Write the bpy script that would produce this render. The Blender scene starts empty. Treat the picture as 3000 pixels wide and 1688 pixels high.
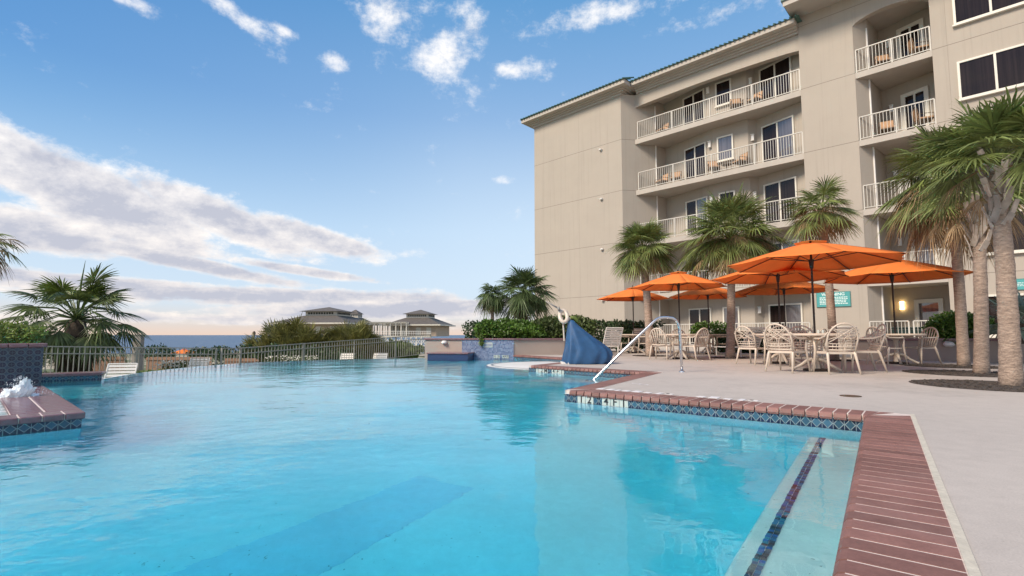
import bpy, math, random
from mathutils import Vector, Matrix, noise
from mathutils.geometry import tessellate_polygon
random.seed(7)
PI = math.pi
R = math.radians
scene = bpy.context.scene
COL = scene.collection

# ------------------------------------------------------------------ camera model (metres, deck level z = 0)
PIT = R(4.6); EYE = .72; FOC = 1450.0; CYP = 865.0
def ray(px, py):
    cx = (px-1500)/FOC; cy = -(py-CYP)/FOC
    return Vector((cx, math.cos(PIT)-cy*math.sin(PIT), math.sin(PIT)+cy*math.cos(PIT)))
def G(px, py, z=0.0):            # point of a level plane
    r = ray(px, py); k = (z-EYE)/r.z
    return Vector((r.x*k, r.y*k, z))
def at(px, py, Y):               # point at a depth
    r = ray(px, py); k = Y/r.y
    return Vector((r.x*k, Y, EYE+r.z*k))
WZ = -.14                         # water level
def GW(px, py, depth):           # point under water, with refraction
    r = ray(px, py); k = (WZ-EYE)/r.z; p = Vector((r.x*k, r.y*k, WZ))
    h = math.hypot(r.x, r.y); s = h/r.length/1.333; t = s/math.sqrt(1-s*s)*depth
    return Vector((p.x+r.x/h*t, p.y+r.y/h*t, WZ-depth))

# ------------------------------------------------------------------ node helpers
class X:
    def __init__(s, nt, sock): s.nt = nt; s.s = sock
    def _m(s, op, *a):
        n = s.nt.nodes.new('ShaderNodeMath'); n.operation = op
        for i, v in enumerate((s,)+a):
            if isinstance(v, X): s.nt.links.new(v.s, n.inputs[i])
            else: n.inputs[i].default_value = v
        return X(s.nt, n.outputs[0])
    def __add__(s, o): return s._m('ADD', o)
    def __radd__(s, o): return s._m('ADD', o)
    def __sub__(s, o): return s._m('SUBTRACT', o)
    def __rsub__(s, o): return (s*-1.0)+o
    def __mul__(s, o): return s._m('MULTIPLY', o)
    def __rmul__(s, o): return s._m('MULTIPLY', o)
    def __truediv__(s, o): return s._m('DIVIDE', o)
    def f(s, op, *a): return s._m(op, *a)
    def abs(s): return s._m('ABSOLUTE')
    def fr(s): return s._m('FRACT')
    def fl(s): return s._m('FLOOR')
    def lt(s, o): return s._m('LESS_THAN', o)
    def gt(s, o): return s._m('GREATER_THAN', o)
    def mx(s, o): return s._m('MAXIMUM', o)
    def mn(s, o): return s._m('MINIMUM', o)
    def ss(s, a, b):
        n = s.nt.nodes.new('ShaderNodeMapRange'); n.interpolation_type = 'SMOOTHSTEP'
        s.nt.links.new(s.s, n.inputs[0])
        for i, v in ((1, a), (2, b)): n.inputs[i].default_value = v
        return X(s.nt, n.outputs[0])
    def rng(s, a, b, c, d):
        n = s.nt.nodes.new('ShaderNodeMapRange'); s.nt.links.new(s.s, n.inputs[0])
        for i, v in ((1, a), (2, b), (3, c), (4, d)): n.inputs[i].default_value = v
        return X(s.nt, n.outputs[0])
def lk(nt, v, inp):
    if isinstance(v, X): nt.links.new(v.s, inp)
    elif hasattr(v, 'links'): nt.links.new(v, inp)
    elif isinstance(v, (tuple, list)) and len(v) == 3 and inp.type == 'RGBA': inp.default_value = (*v, 1)
    else: inp.default_value = v
def mixc(nt, f, a, b, mode='MIX'):
    n = nt.nodes.new('ShaderNodeMix'); n.data_type = 'RGBA'; n.blend_type = mode
    lk(nt, f, n.inputs[0]); lk(nt, a, n.inputs[6]); lk(nt, b, n.inputs[7])
    return n.outputs[2]
def comb(nt, x, y, z=0.0):
    n = nt.nodes.new('ShaderNodeCombineXYZ')
    for i, v in enumerate((x, y, z)): lk(nt, v, n.inputs[i])
    return n.outputs[0]
def tnoise(nt, vec, scale=5, detail=4, rough=.5, out=0):
    n = nt.nodes.new('ShaderNodeTexNoise'); n.inputs['Scale'].default_value = scale
    n.inputs['Detail'].default_value = detail; n.inputs['Roughness'].default_value = rough
    if vec is not None: nt.links.new(vec, n.inputs['Vector'])
    return X(nt, n.outputs[out])
def coords(nt, kind='Object'):
    n = nt.nodes.new('ShaderNodeTexCoord'); return n.outputs[kind]
def sep(nt, v):
    n = nt.nodes.new('ShaderNodeSeparateXYZ'); nt.links.new(v, n.inputs[0])
    return [X(nt, o) for o in n.outputs]
def wnoise(nt, v, dims='3D'):
    n = nt.nodes.new('ShaderNodeTexWhiteNoise'); n.noise_dimensions = dims
    nt.links.new(v, n.inputs[0]); return X(nt, n.outputs[0])
def vscale(nt, v, s):
    n = nt.nodes.new('ShaderNodeVectorMath'); n.operation = 'MULTIPLY'
    nt.links.new(v, n.inputs[0]); n.inputs[1].default_value = s
    return n.outputs[0]
def newmat(name):
    m = bpy.data.materials.new(name); m.use_nodes = True
    nt = m.node_tree; return m, nt, nt.nodes['Principled BSDF']
def bump(nt, b, h, strength=.3, dist=.01):
    n = nt.nodes.new('ShaderNodeBump'); n.inputs['Strength'].default_value = strength
    n.inputs['Distance'].default_value = dist; lk(nt, h, n.inputs['Height'])
    nt.links.new(n.outputs[0], b.inputs['Normal']); return n
MATS = {}
def simple(name, col, rough=.6, var=.12, scale=4, metal=0, spec=.5, bstr=0, bscale=60, island=0, stretch=(1,1,1), transl=0):
    m, nt, b = newmat(name); tc = vscale(nt, coords(nt), stretch)
    n = tnoise(nt, tc, scale, 5, .6)
    f = n.rng(.3, .7, 1-var, 1+var)
    if island:
        g = nt.nodes.new('ShaderNodeNewGeometry'); f = f*X(nt, g.outputs['Random Per Island']).rng(0, 1, 1-island, 1+island)
    c = comb(nt, f*col[0], f*col[1], f*col[2]); lk(nt, c, b.inputs['Base Color'])
    b.inputs['Roughness'].default_value = rough; b.inputs['Metallic'].default_value = metal
    b.inputs['Specular IOR Level'].default_value = spec
    if bstr: bump(nt, b, tnoise(nt, tc, bscale, 3), bstr, .01)
    if transl:
        t = nt.nodes.new('ShaderNodeBsdfTranslucent'); lk(nt, c, t.inputs[0])
        mx = nt.nodes.new('ShaderNodeMixShader'); mx.inputs[0].default_value = transl
        nt.links.new(b.outputs[0], mx.inputs[1]); nt.links.new(t.outputs[0], mx.inputs[2])
        nt.links.new(mx.outputs[0], nt.nodes['Material Output'].inputs[0])
    MATS[name] = m; return m

# ------------------------------------------------------------------ mesh builder
class MB:
    def __init__(s): s.v = []; s.f = []; s.uv = []
    def add(s, vs, fs, uvs=None):
        o = len(s.v); s.v += [Vector(v) for v in vs]; s.f += [[i+o for i in f] for f in fs]
        s.uv += (uvs if uvs else [None]*len(fs)); return s
    def box(s, c, d, rz=0.0, rx=0.0, ry=0.0, taper=1.0):
        M = Matrix.Rotation(rz, 3, 'Z') @ Matrix.Rotation(ry, 3, 'Y') @ Matrix.Rotation(rx, 3, 'X')
        c = Vector(c); vs = []
        for z in (-.5, .5):
            k = taper if z > 0 else 1
            for x, y in ((-.5, -.5), (.5, -.5), (.5, .5), (-.5, .5)):
                vs.append(c+M @ Vector((x*d[0]*k, y*d[1]*k, z*d[2])))
        return s.add(vs, [(0,3,2,1), (4,5,6,7), (0,1,5,4), (1,2,6,5), (2,3,7,6), (3,0,4,7)])
    def beam(s, a, b, w, h, up=(0,0,1)):          # box along a line
        a = Vector(a); b = Vector(b); d = (b-a)
        if d.length < 1e-6: return s
        d.normalize(); u = Vector(up)
        if abs(d.dot(u)) > .98: u = Vector((0,1,0))
        x = d.cross(u).normalized(); y = x.cross(d)
        vs = [p+x*i*w/2+y*j*h/2 for p in (a, b) for i, j in ((-1,-1),(1,-1),(1,1),(-1,1))]
        return s.add(vs, [(0,3,2,1), (4,5,6,7), (0,1,5,4), (1,2,6,5), (2,3,7,6), (3,0,4,7)][::1])
    def tube(s, pts, r, n=8, cap=True, flat=1.0, up=None):
        pts = [Vector(p) for p in pts]; k = len(pts)
        rs = r if isinstance(r, (list, tuple)) else [r]*k
        vs = []; ref = Vector(up) if up else None; px = None
        for i, p in enumerate(pts):
            d = (pts[min(i+1, k-1)]-pts[max(i-1, 0)]).normalized()
            if px is None:
                u = ref or Vector((0,0,1))
                if abs(d.dot(u)) > .95: u = Vector((0,1,0)) if abs(d.y) < .9 else Vector((1,0,0))
                px = d.cross(u).normalized()
            else: px = (px-d*px.dot(d)).normalized()
            py = d.cross(px)
            for j in range(n):
                a = 2*PI*j/n; vs.append(p+(px*math.cos(a)+py*math.sin(a)*flat)*rs[i])
        fs = [(i*n+j, i*n+(j+1)%n, (i+1)*n+(j+1)%n, (i+1)*n+j) for i in range(k-1) for j in range(n)]
        if cap: fs += [tuple(range(n))[::-1], tuple((k-1)*n+j for j in range(n))]
        return s.add(vs, fs)
    def lathe(s, prof, c=(0,0,0), n=24):
        c = Vector(c); vs = [c+Vector((r*math.cos(2*PI*j/n), r*math.sin(2*PI*j/n), z)) for r, z in prof for j in range(n)]
        k = len(prof)
        fs = [(i*n+j, i*n+(j+1)%n, (i+1)*n+(j+1)%n, (i+1)*n+j) for i in range(k-1) for j in range(n)]
        fs += [tuple(range(n))[::-1], tuple((k-1)*n+j for j in range(n))]
        return s.add(vs, fs)
    def prism(s, poly, z0, z1, sides=True, top=True, bot=True):
        P = [Vector((p[0], p[1])) for p in poly]
        if sum(P[i].x*P[(i+1) % len(P)].y-P[(i+1) % len(P)].x*P[i].y for i in range(len(P))) < 0: P.reverse()
        n = len(P); vs = [Vector((p.x, p.y, z0)) for p in P]+[Vector((p.x, p.y, z1)) for p in P]
        tri = tessellate_polygon([[Vector((p.x, p.y, 0)) for p in P]]); fs = []
        for t in tri:
            a, b, c = [P[i] for i in t]
            if (b-a).cross(c-a) < 0: t = t[::-1]
            if top: fs.append(tuple(i+n for i in t))
            if bot: fs.append(tuple(t[::-1]))
        if sides: fs += [(i, (i+1) % n, n+(i+1) % n, n+i) for i in range(n)]
        return s.add(vs, fs)
    def quad(s, a, b, c, d, uv=None): return s.add([a, b, c, d], [(0,1,2,3)], [uv] if uv else None)
    def build(s, name, mat, parent=None, smooth=False, bevel=0):
        me = bpy.data.meshes.new(name); me.from_pydata([tuple(v) for v in s.v], [], s.f)
        if any(u for u in s.uv):
            ul = me.uv_layers.new(name='UVMap')
            for p, u in zip(me.polygons, s.uv):
                if u:
                    for li, c in zip(p.loop_indices, u): ul.data[li].uv = c
        me.materials.append(MATS[mat] if isinstance(mat, str) else mat)
        if smooth: me.shade_smooth()
        me.update()
        o = bpy.data.objects.new(name, me); COL.objects.link(o)
        if parent: o.parent = parent
        if bevel:
            bv = o.modifiers.new('bevel', 'BEVEL'); bv.width = bevel; bv.segments = 2; bv.limit_method = 'ANGLE'
        if smooth and smooth != 'all':
            try: me.set_sharp_from_angle(angle=R(40))
            except Exception: pass
        return o
def tag(o, label=None, cat=None, group=None, kind=None):
    if label: o['label'] = label
    if cat: o['category'] = cat
    if group: o['group'] = group
    if kind: o['kind'] = kind
    return o
def empty(name, loc=(0,0,0), rz=0, label=None, cat=None, group=None):
    o = bpy.data.objects.new(name, None); COL.objects.link(o); o.empty_display_size = .2
    o.location = loc; o.rotation_euler = (0,0,rz); return tag(o, label, cat, group)
def kids(o): return [c for c in bpy.data.objects if c.parent == o]
def copy_tree(o, loc=None, rz=None, label=None, group=None, scale=None, parent=None):
    c = o.copy(); COL.objects.link(c)
    if parent is not None: c.parent = parent
    for ch in kids(o): copy_tree(ch, parent=c)
    if loc is not None: c.location = loc
    if rz is not None: c.rotation_euler = (0,0,rz)
    if scale: c.scale = (scale, scale, scale)
    if label: c['label'] = label
    if group: c['group'] = group
    return c
def text_obj(body, size, M, mat, parent, name='lettering', ext=.002, align='CENTER'):
    cu = bpy.data.curves.new('t', 'FONT'); cu.body = body; cu.size = size; cu.offset = size*.02; cu.extrude = ext
    cu.align_x = align; cu.align_y = 'CENTER'; cu.resolution_u = 3
    t = bpy.data.objects.new('t', cu); COL.objects.link(t)
    bpy.context.view_layer.update()
    me = bpy.data.meshes.new_from_object(t.evaluated_get(bpy.context.evaluated_depsgraph_get()))
    bpy.data.objects.remove(t); bpy.data.curves.remove(cu)
    me.transform(M); me.materials.clear(); me.materials.append(MATS[mat])
    o = bpy.data.objects.new(name, me); COL.objects.link(o)
    if parent: o.parent = parent
    return o

# ------------------------------------------------------------------ materials
simple('green_frond', (.165,.205,.06), .45, .35, 3, island=.5, transl=.25)
simple('green_frond_dark', (.085,.125,.042), .5, .3, 3, island=.35, transl=.18)
simple('green_frond_mid', (.105,.14,.045), .5, .3, 3, island=.4, transl=.2)
simple('green_frond_lime', (.15,.20,.04), .5, .3, 3, island=.4, transl=.25)
simple('grey_frond', (.17,.23,.17), .5, .2, 3, island=.25, transl=.15)
simple('dead_frond', (.30,.205,.11), .8, .3, 3, island=.4, transl=.2)
simple('olive_frond', (.17,.165,.045), .6, .3, 3, island=.45, transl=.2)
simple('hedge_leaf', (.035,.07,.02), .55, .3, 3, island=.45, transl=.15)
simple('shrub_leaf', (.085,.16,.02), .5, .3, 3, island=.45, transl=.2)
simple('shrub_leaf_mixed', (.07,.10,.025), .6, .5, 2, island=.5, transl=.15)
simple('grass', (.10,.15,.035), .8, .3, 8, island=.4)
simple('flower', (.75,.72,.62), .6, .1, 5, island=.2)
simple('bark_boot', (.42,.36,.31), .85, .3, 6, island=.3, bstr=.5, bscale=40)
simple('bark_dark', (.07,.05,.035), .9, .4, 6, island=.4, bstr=.5, bscale=40)
simple('resin', (.60,.51,.42), .38, .06, 5)
simple('resin_brown', (.34,.25,.19), .5, .08, 5)
simple('white_strap', (.78,.74,.68), .45, .05, 5)
simple('orange_canvas', (.92,.28,.065), .8, .06, 3, transl=.28, spec=.2)
simple('pole_metal', (.045,.032,.028), .4, .1, 5, metal=.6)
simple('steel', (.62,.62,.64), .22, .05, 5, metal=1)
simple('white_metal', (.54,.52,.47), .4, .05, 5)
simple('fence_metal', (.33,.32,.29), .45, .05, 5)
simple('frame_white', (.68,.65,.57), .4, .03, 5)
simple('soffit', (.44,.40,.35), .8, .06, 2)
simple('roof_green', (.06,.13,.11), .6, .2, 6, island=.15)
simple('roof_tile', (.105,.092,.08), .8, .25, 2, bstr=.4, bscale=14)
simple('pavilion_wall', (.42,.33,.25), .8, .06, 2)
simple('pavilion_trim', (.55,.52,.45), .6, .05, 4)
simple('grey_timber', (.30,.28,.26), .8, .2, 4)
simple('brown_timber', (.30,.18,.12), .8, .25, 6, stretch=(8,8,1))
simple('dark_void', (.02,.018,.016), .6, .1, 4)
simple('cover_blue', (.02,.08,.19), .55, .2, 5, bstr=.35, bscale=9)
simple('grout', (.60,.51,.46), .85, .12, 30)
simple('edge_plaster', (.50,.46,.38), .85, .12, 30, bstr=.3, bscale=90)
simple('white_tile', (.50,.54,.50), .25, .05, 6)
simple('black_ink', (.02,.02,.025), .4, .05, 6)
simple('teal_sign', (.07,.33,.33), .5, .05, 6)
simple('sign_white', (.68,.80,.78), .5, .05, 6)
simple('tan_cushion', (.46,.28,.16), .8, .15, 9)
simple('bronze', (.11,.075,.05), .45, .1, 6, metal=.3)
simple('fixture_white', (.74,.72,.68), .4, .03, 6)
simple('curtain', (.20,.19,.18), .8, .2, 20, stretch=(6,6,.1))
simple('mulch', (.07,.055,.045), .95, .5, 60, island=.5, bstr=.8, bscale=120)
simple('foam', (.86,.90,.92), .5, .06, 8)
simple('deck_paint', (.66,.64,.64), .6, .06, 30)
simple('plum_coping', (.20,.11,.12), .22, .2, 20)
simple('dark_teal_bin', (.012,.035,.03), .5, .1, 8)
simple('sand', (.52,.43,.32), .95, .12, .5)
simple('patio_slab', (.4,.37,.34), .9, .1, 5)

def concrete():
    m, nt, b = newmat('deck_concrete'); tc = coords(nt)
    n1 = tnoise(nt, tc, .35, 4, .55); n2 = tnoise(nt, tc, 7, 6, .7); n3 = tnoise(nt, tc, 130, 3, .6)
    wet = tnoise(nt, vscale(nt, tc, (.5, .5, 1)), 1.3, 7, .7).ss(.50, .66)
    pit = tnoise(nt, tc, 42, 3, .75).ss(.62, .69)*tnoise(nt, tc, 1.1, 3, .6).ss(.46, .62)
    st = tnoise(nt, vscale(nt, tc, (1, 1, 1)), 2.4, 6, .75).ss(.56, .72)
    f = n1.rng(.3, .7, .93, 1.06)*n2.rng(.3, .7, .94, 1.06)*n3.rng(.3, .7, .9, 1.1)*(1.0-pit*.45)*(1.0-st*.12)*(1.0-wet*.13)
    lk(nt, comb(nt, f*.45, f*.405, f*.365), b.inputs['Base Color'])
    b.inputs['Roughness'].default_value = .72; b.inputs['Specular IOR Level'].default_value = .35
    bump(nt, b, n3*.6-pit*2.0+n2*.5, .35, .004)
    MATS['deck_concrete'] = m
concrete()
def stucco():
    m, nt, b = newmat('stucco'); tc = coords(nt); x, y, z = sep(nt, tc)
    j = ((z/2.98).fr()-.5).abs().gt(.4955)
    for s in (-3.0, -5.8): j = j.mx((x-s).abs().lt(.009)*z.lt(14.4)*.45)
    for s in (14.05,): j = j.mx((x-s).abs().lt(.009)*z.lt(14.4)*.45)
    j = j*y.lt(.62)
    n = tnoise(nt, tc, .5, 4, .6); n2 = tnoise(nt, tc, 45, 4, .7)
    streak = tnoise(nt, vscale(nt, tc, (5, 5, .12)), 1.2, 4, .7).ss(.5, .8)
    f = n.rng(.3, .7, .96, 1.04)*n2.rng(.3, .7, .97, 1.03)*(1.0-j*.42)*(1.0-streak*.13)
    lk(nt, comb(nt, f*.415, f*.37, f*.315), b.inputs['Base Color'])
    b.inputs['Roughness'].default_value = .9; b.inputs['Specular IOR Level'].default_value = .2
    bump(nt, b, n2-j*2.0, .25, .006)
    MATS['stucco'] = m
    m2 = simple('planter_stucco', (.37,.305,.265), .9, .06, 1.5, bstr=.25, bscale=60)
stucco()
def brick():
    m, nt, b = newmat('coping_brick'); tc = coords(nt)
    g = nt.nodes.new('ShaderNodeNewGeometry'); r = X(nt, g.outputs['Random Per Island'])
    n = tnoise(nt, tc, 9, 5, .7); n2 = tnoise(nt, tc, 90, 3, .7); w = tnoise(nt, tc, 2.2, 4, .6).ss(.5, .75)
    f = r.rng(0, 1, .80, 1.20)*n.rng(.3, .7, .85, 1.15)*n2.rng(.3, .7, .9, 1.1)
    c = comb(nt, f*.215, f*.108, f*.092)
    c = mixc(nt, w*.35, c, (.27,.17,.155))
    lk(nt, c, b.inputs['Base Color']); b.inputs['Roughness'].default_value = .55; b.inputs['Specular IOR Level'].default_value = .35
    bump(nt, b, n2+n, .25, .003)
    MATS['coping_brick'] = m
brick()
def net(name, cell, line, dark, mid, ring=False):
    m, nt, b = newmat(name); u, v, _ = sep(nt, coords(nt, 'UV'))
    U = u/cell[0]; V = v/cell[1]; a = (U.fr()-.5).abs(); c = (V.fr()-.5).abs()
    rnd = wnoise(nt, comb(nt, U.fl(), V.fl()))
    if ring:
        d = (a*a+c*c).f('SQRT'); ln = (d-.44).abs().lt(.045).mx(a.lt(.02)*d.lt(.30)).mx(c.lt(.02)*d.lt(.30))
        ins = d.gt(.47)
    else:
        d = a+c; ln = (d-.44).abs().lt(.04).mx(a.gt(.475)).mx(d.lt(.06)*0)
        ins = d.lt(.40)
    col = mixc(nt, ins, dark, mid)
    f = rnd.rng(0, 1, .75, 1.3)
    col = mixc(nt, 1.0, col, comb(nt, f, f, f), 'MULTIPLY')
    col = mixc(nt, ln, col, line)
    lk(nt, col, b.inputs['Base Color']); b.inputs['Roughness'].default_value = .18
    bump(nt, b, ln, -.3, .002); MATS[name] = m
net('band_tile', (.088, .105), (.24,.30,.31), (.010,.020,.055), (.035,.095,.15))
net('fountain_tile', (.086, .082), (.075,.125,.15), (.010,.015,.045), (.028,.06,.10), True)
def mosaic():
    m, nt, b = newmat('mosaic_blue'); u, v, _ = sep(nt, coords(nt, 'UV'))
    U = u/.05; V = v/.05; g = U.fr().lt(.1).mx(V.fr().lt(.1))
    r = wnoise(nt, comb(nt, U.fl(), V.fl()))
    c = mixc(nt, r, (.07,.11,.22), (.20,.25,.37)); c = mixc(nt, g, c, (.30,.32,.38))
    lk(nt, c, b.inputs['Base Color']); b.inputs['Roughness'].default_value = .25
    bump(nt, b, g, -.3, .003); MATS['mosaic_blue'] = m
    m, nt, b = newmat('mosaic_strip'); ge = nt.nodes.new('ShaderNodeNewGeometry')
    cr = nt.nodes.new('ShaderNodeValToRGB'); cr.color_ramp.interpolation = 'CONSTANT'
    nt.links.new(ge.outputs['Random Per Island'], cr.inputs[0])
    cols = [(.01,.08,.15), (.02,.16,.48), (.05,.3,.42), (.015,.12,.26), (.12,.15,.17), (.03,.22,.42), (.02,.035,.07)]
    e = cr.color_ramp.elements; e[0].color = (*cols[0], 1); e[1].position = 1/7; e[1].color = (*cols[1], 1)
    for i in range(2, 7): q = e.new(i/7); q.color = (*cols[i], 1)
    nt.links.new(cr.outputs[0], b.inputs['Base Color']); b.inputs['Roughness'].default_value = .3
    MATS['mosaic_strip'] = m
mosaic()
def plaster(name, col):
    m, nt, b = newmat(name); tc = coords(nt)
    n = tnoise(nt, tc, .8, 5, .6); n2 = tnoise(nt, tc, 14, 5, .75)
    sp = tnoise(nt, tc, 26, 2, .7).ss(.69, .72)*tnoise(nt, tc, 1.3, 2).ss(.5, .62)
    f = n.rng(.3, .7, .86, 1.07)*n2.rng(.3, .7, .93, 1.05)*(1.0-sp*.5)
    lk(nt, comb(nt, f*col[0], f*col[1], f*col[2]), b.inputs['Base Color']); b.inputs['Roughness'].default_value = .8
    MATS[name] = m
plaster('pool_plaster', (.78,.90,.96)); plaster('pool_plaster_deep', (.52,.76,.90)); plaster('shelf_plaster', (.62,.62,.60))
plaster('pale_plaster', (.92,.94,.90))
def watermat():
    m, nt, b = newmat('pool_water'); tc = coords(nt)
    r = vscale(nt, tc, (1, 1.25, 1))
    a = tnoise(nt, r, 2.2, 2, .5); c = tnoise(nt, r, 7.5, 2, .5); d = tnoise(nt, r, .5, 2, .5)
    e = tnoise(nt, r, 22, 2, .5)
    xx_, yy_, zz_ = sep(nt, tc); calm = tnoise(nt, tc, .22, 2).ss(.35, .65).rng(0, 1, .5, 1.25)*(xx_-yy_*.25).ss(-2.6, .4).rng(0, 1, 1.0, .30)
    bn = nt.nodes.new('ShaderNodeBump'); bn.inputs['Strength'].default_value = 1; bn.inputs['Distance'].default_value = .0125
    lk(nt, (a*.9+c*.30+d*1.6+e*.045)*calm, bn.inputs['Height'])
    fr = nt.nodes.new('ShaderNodeFresnel'); fr.inputs['IOR'].default_value = 1.36; nt.links.new(bn.outputs[0], fr.inputs['Normal'])
    gl = nt.nodes.new('ShaderNodeBsdfGlossy'); gl.inputs['Roughness'].default_value = .02; nt.links.new(bn.outputs[0], gl.inputs['Normal'])
    tr = nt.nodes.new('ShaderNodeBsdfTransparent'); mx = nt.nodes.new('ShaderNodeMixShader')
    nt.links.new(fr.outputs[0], mx.inputs[0]); nt.links.new(tr.outputs[0], mx.inputs[1]); nt.links.new(gl.outputs[0], mx.inputs[2])
    b.inputs['Roughness'].default_value = 0; b.inputs['IOR'].default_value = 1.42; b.inputs['Transmission Weight'].default_value = 1; nt.links.new(bn.outputs[0], b.inputs['Normal'])
    v = nt.nodes.new('ShaderNodeVolumeAbsorption'); v.inputs['Color'].default_value = (.01,.93,.992,1); v.inputs['Density'].default_value = .8
    nt.links.new(v.outputs[0], nt.nodes['Material Output'].inputs['Volume']); MATS['pool_water'] = m
    m, nt, b = newmat('sea_water'); tc = coords(nt)
    n = tnoise(nt, vscale(nt, tc, (.08, .16, .1)), 1, 5, .65); x, y, z = sep(nt, tc)
    w = tnoise(nt, vscale(nt, tc, (.012, .09, .1)), 1, 5, .7).ss(.60, .68)*y.rng(260, 900, 1, 0)
    c = mixc(nt, w*.6, (.035,.085,.16), (.6,.62,.66)); lk(nt, c, b.inputs['Base Color'])
    b.inputs['Roughness'].default_value = .35; b.inputs['IOR'].default_value = 1.333
    bump(nt, b, n, 1.0, 1.2); MATS['sea_water'] = m
    m, nt, b = newmat('spa_water'); tc = coords(nt)
    b.inputs['Base Color'].default_value = (.45,.62,.64,1); b.inputs['Roughness'].default_value = .08
    fo = tnoise(nt, tc, 9, 6, .75).ss(.45, .62)
    lk(nt, mixc(nt, fo*.8, (.36,.52,.54), (.86,.9,.9)), b.inputs['Base Color'])
    bump(nt, b, tnoise(nt, tc, 12, 4), .8, .03); MATS['spa_water'] = m
watermat()
def glass():
    for name, col, ior in (('window_glass', (.022,.015,.014), 1.42), ('window_glass_curtain', (.11,.10,.11), 2.1)):
        m, nt, b = newmat(name); tc = coords(nt); b.inputs['Roughness'].default_value = .03; b.inputs['IOR'].default_value = ior
        s = tnoise(nt, vscale(nt, tc, (9, 9, .15)), 1.5, 3, .7).rng(.3, .7, .6, 1.4)
        lk(nt, comb(nt, s*col[0], s*col[1], s*col[2]), b.inputs['Base Color'])
        bump(nt, b, tnoise(nt, tc, 1.2, 1), .15, .02); MATS[name] = m
    m, nt, b = newmat('lamp_glow'); b.inputs['Base Color'].default_value = (1,.8,.5,1)
    b.inputs['Emission Color'].default_value = (1,.72,.32,1); b.inputs['Emission Strength'].default_value = 5; MATS['lamp_glow'] = m
glass()
def trunkmat():
    m, nt, b = newmat('palm_bark'); tc = coords(nt); x, y, z = sep(nt, tc)
    w = tnoise(nt, vscale(nt, tc, (2.5, 2.5, 1)), 3, 4, .6)
    ring = ((z*15.0+w*5.5).fr()-.5).abs()*2.0
    n = tnoise(nt, vscale(nt, tc, (1, 1, 4)), 7, 6, .75); crk = tnoise(nt, vscale(nt, tc, (1.2, 1.2, 11)), 11, 4, .8)
    f = n.rng(.3, .7, .55, 1.4)*ring.rng(0, 1, .88, 1.06)*crk.rng(.35, .65, .62, 1.2)
    c = comb(nt, f*.40, f*.30, f*.235); c = mixc(nt, tnoise(nt, tc, 1.7, 3).ss(.5, .75)*.5, c, (.30,.25,.23))
    lk(nt, c, b.inputs['Base Color']); b.inputs['Roughness'].default_value = .92
    bump(nt, b, ring*.3+n*.8+crk*1.0, .8, .016); MATS['palm_bark'] = m
trunkmat()

# ------------------------------------------------------------------ setting: terrain, sea, deck
def terrain():
    mb = MB(); xs = [-400,-250,-150,-90,-60,-45,-35,-28,-22,-18,-15,-12.8,-12.6,-11,-9.5,-9.3,-9,-6,-3,0,3,8,15,30,60,120,250,400]
    ys = [-60,-30,-10,0,5,8.9,9.1,12,14,15.5,17,19.2,19.5,21,23,25,27,29,31,34,38,45,60,80,100,130,160,190,215,240]
    def h(x, y):
        edge = 15.5+max(0, (x+12.5))*1.35     # the lawn strip ends just behind the fence
        if y < edge: z = -.42
        else: z = -.42-min(1.3, (y-edge)*.35)
        if (x > -9.4 and y < 19.3) or (x > -12.7 and y < 9): return -3.0
        if y > 34: z = min(z, -1.7-(y-34)*.031)
        if y > 60: z += .5*noise.noise(Vector((x*.04, y*.03, 0)))
        return z
    for j, y in enumerate(ys):
        for i, x in enumerate(xs): mb.v.append(Vector((x, y, h(x, y))))
    n = len(xs)
    for j in range(len(ys)-1):
        for i in range(n-1):
            mb.f.append((j*n+i, j*n+i+1, (j+1)*n+i+1, (j+1)*n+i)); mb.uv.append(None)
    m, nt, b = newmat('ground'); tc = coords(nt); x, y, z = sep(nt, tc)
    n1 = tnoise(nt, tc, 1.5, 6, .7); g = z.gt(-.95)*1.0; mix = tnoise(nt, tc, .12, 4, .6).ss(.42, .6)
    f = n1.rng(.3, .7, .7, 1.3)
    c = mixc(nt, mix, (.10,.12,.05), (.45,.38,.28)); c = mixc(nt, g, c, (.11,.15,.035))
    c = mixc(nt, 1.0, c, comb(nt, f, f, f), 'MULTIPLY'); lk(nt, c, b.inputs['Base Color']); b.inputs['Roughness'].default_value = .95
    MATS['ground'] = m
    tag(mb.build('ground', 'ground', smooth='all'), 'low grassy and sandy ground falling from the pool to the sea', kind='structure')
    s = MB(); s.prism([(-30000, 150), (30000, 150), (30000, 40000), (-30000, 40000)], -9.5, -8.3, sides=False, bot=False)
    tag(s.build('sea', 'sea_water'), 'blue sea with small whitecaps out to the horizon', kind='structure')
terrain()

# pool plan (inner edges of the coping)
A = Vector((3.18,4.50)); R0 = Vector((1.03,1.61)); rd = (A-R0).normalized(); R1 = A-rd*11.0
B = Vector((.69,6.56)); C = Vector((2.55,9.63)); D = Vector((.40,11.79)); E_ = Vector((2.25,14.6)); F_ = Vector((.06,17.85))
WL = Vector((-3.28,18.75))
EDGE = [Vector((-3.28,18.75)), Vector((-4.7,18.2)), Vector((-6.05,17.5)), Vector((-7.2,16.7)), Vector((-7.85,16.1)), Vector((-8.35,15.1)), Vector((-8.6,14.0)), Vector((-8.65,12.7)), Vector((-8.5,11.3)), Vector((-8.05,9.85))]
LW1 = Vector((-7.9,9.62)); LW0 = Vector((-8.9,8.95))
POOL = [R1, A, B, C, D, E_, F_]+EDGE+[LW1, LW0, Vector((-10.5,7.8)), Vector((-12.5,5)), Vector((-12.5,-4.3))]
def perp_out(a, b): d = (b-a).normalized(); return Vector((d.y, -d.x))   # right-hand side of a->b
RUN = [R1, A, B, C, D, E_, F_]
CW = .31
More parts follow.
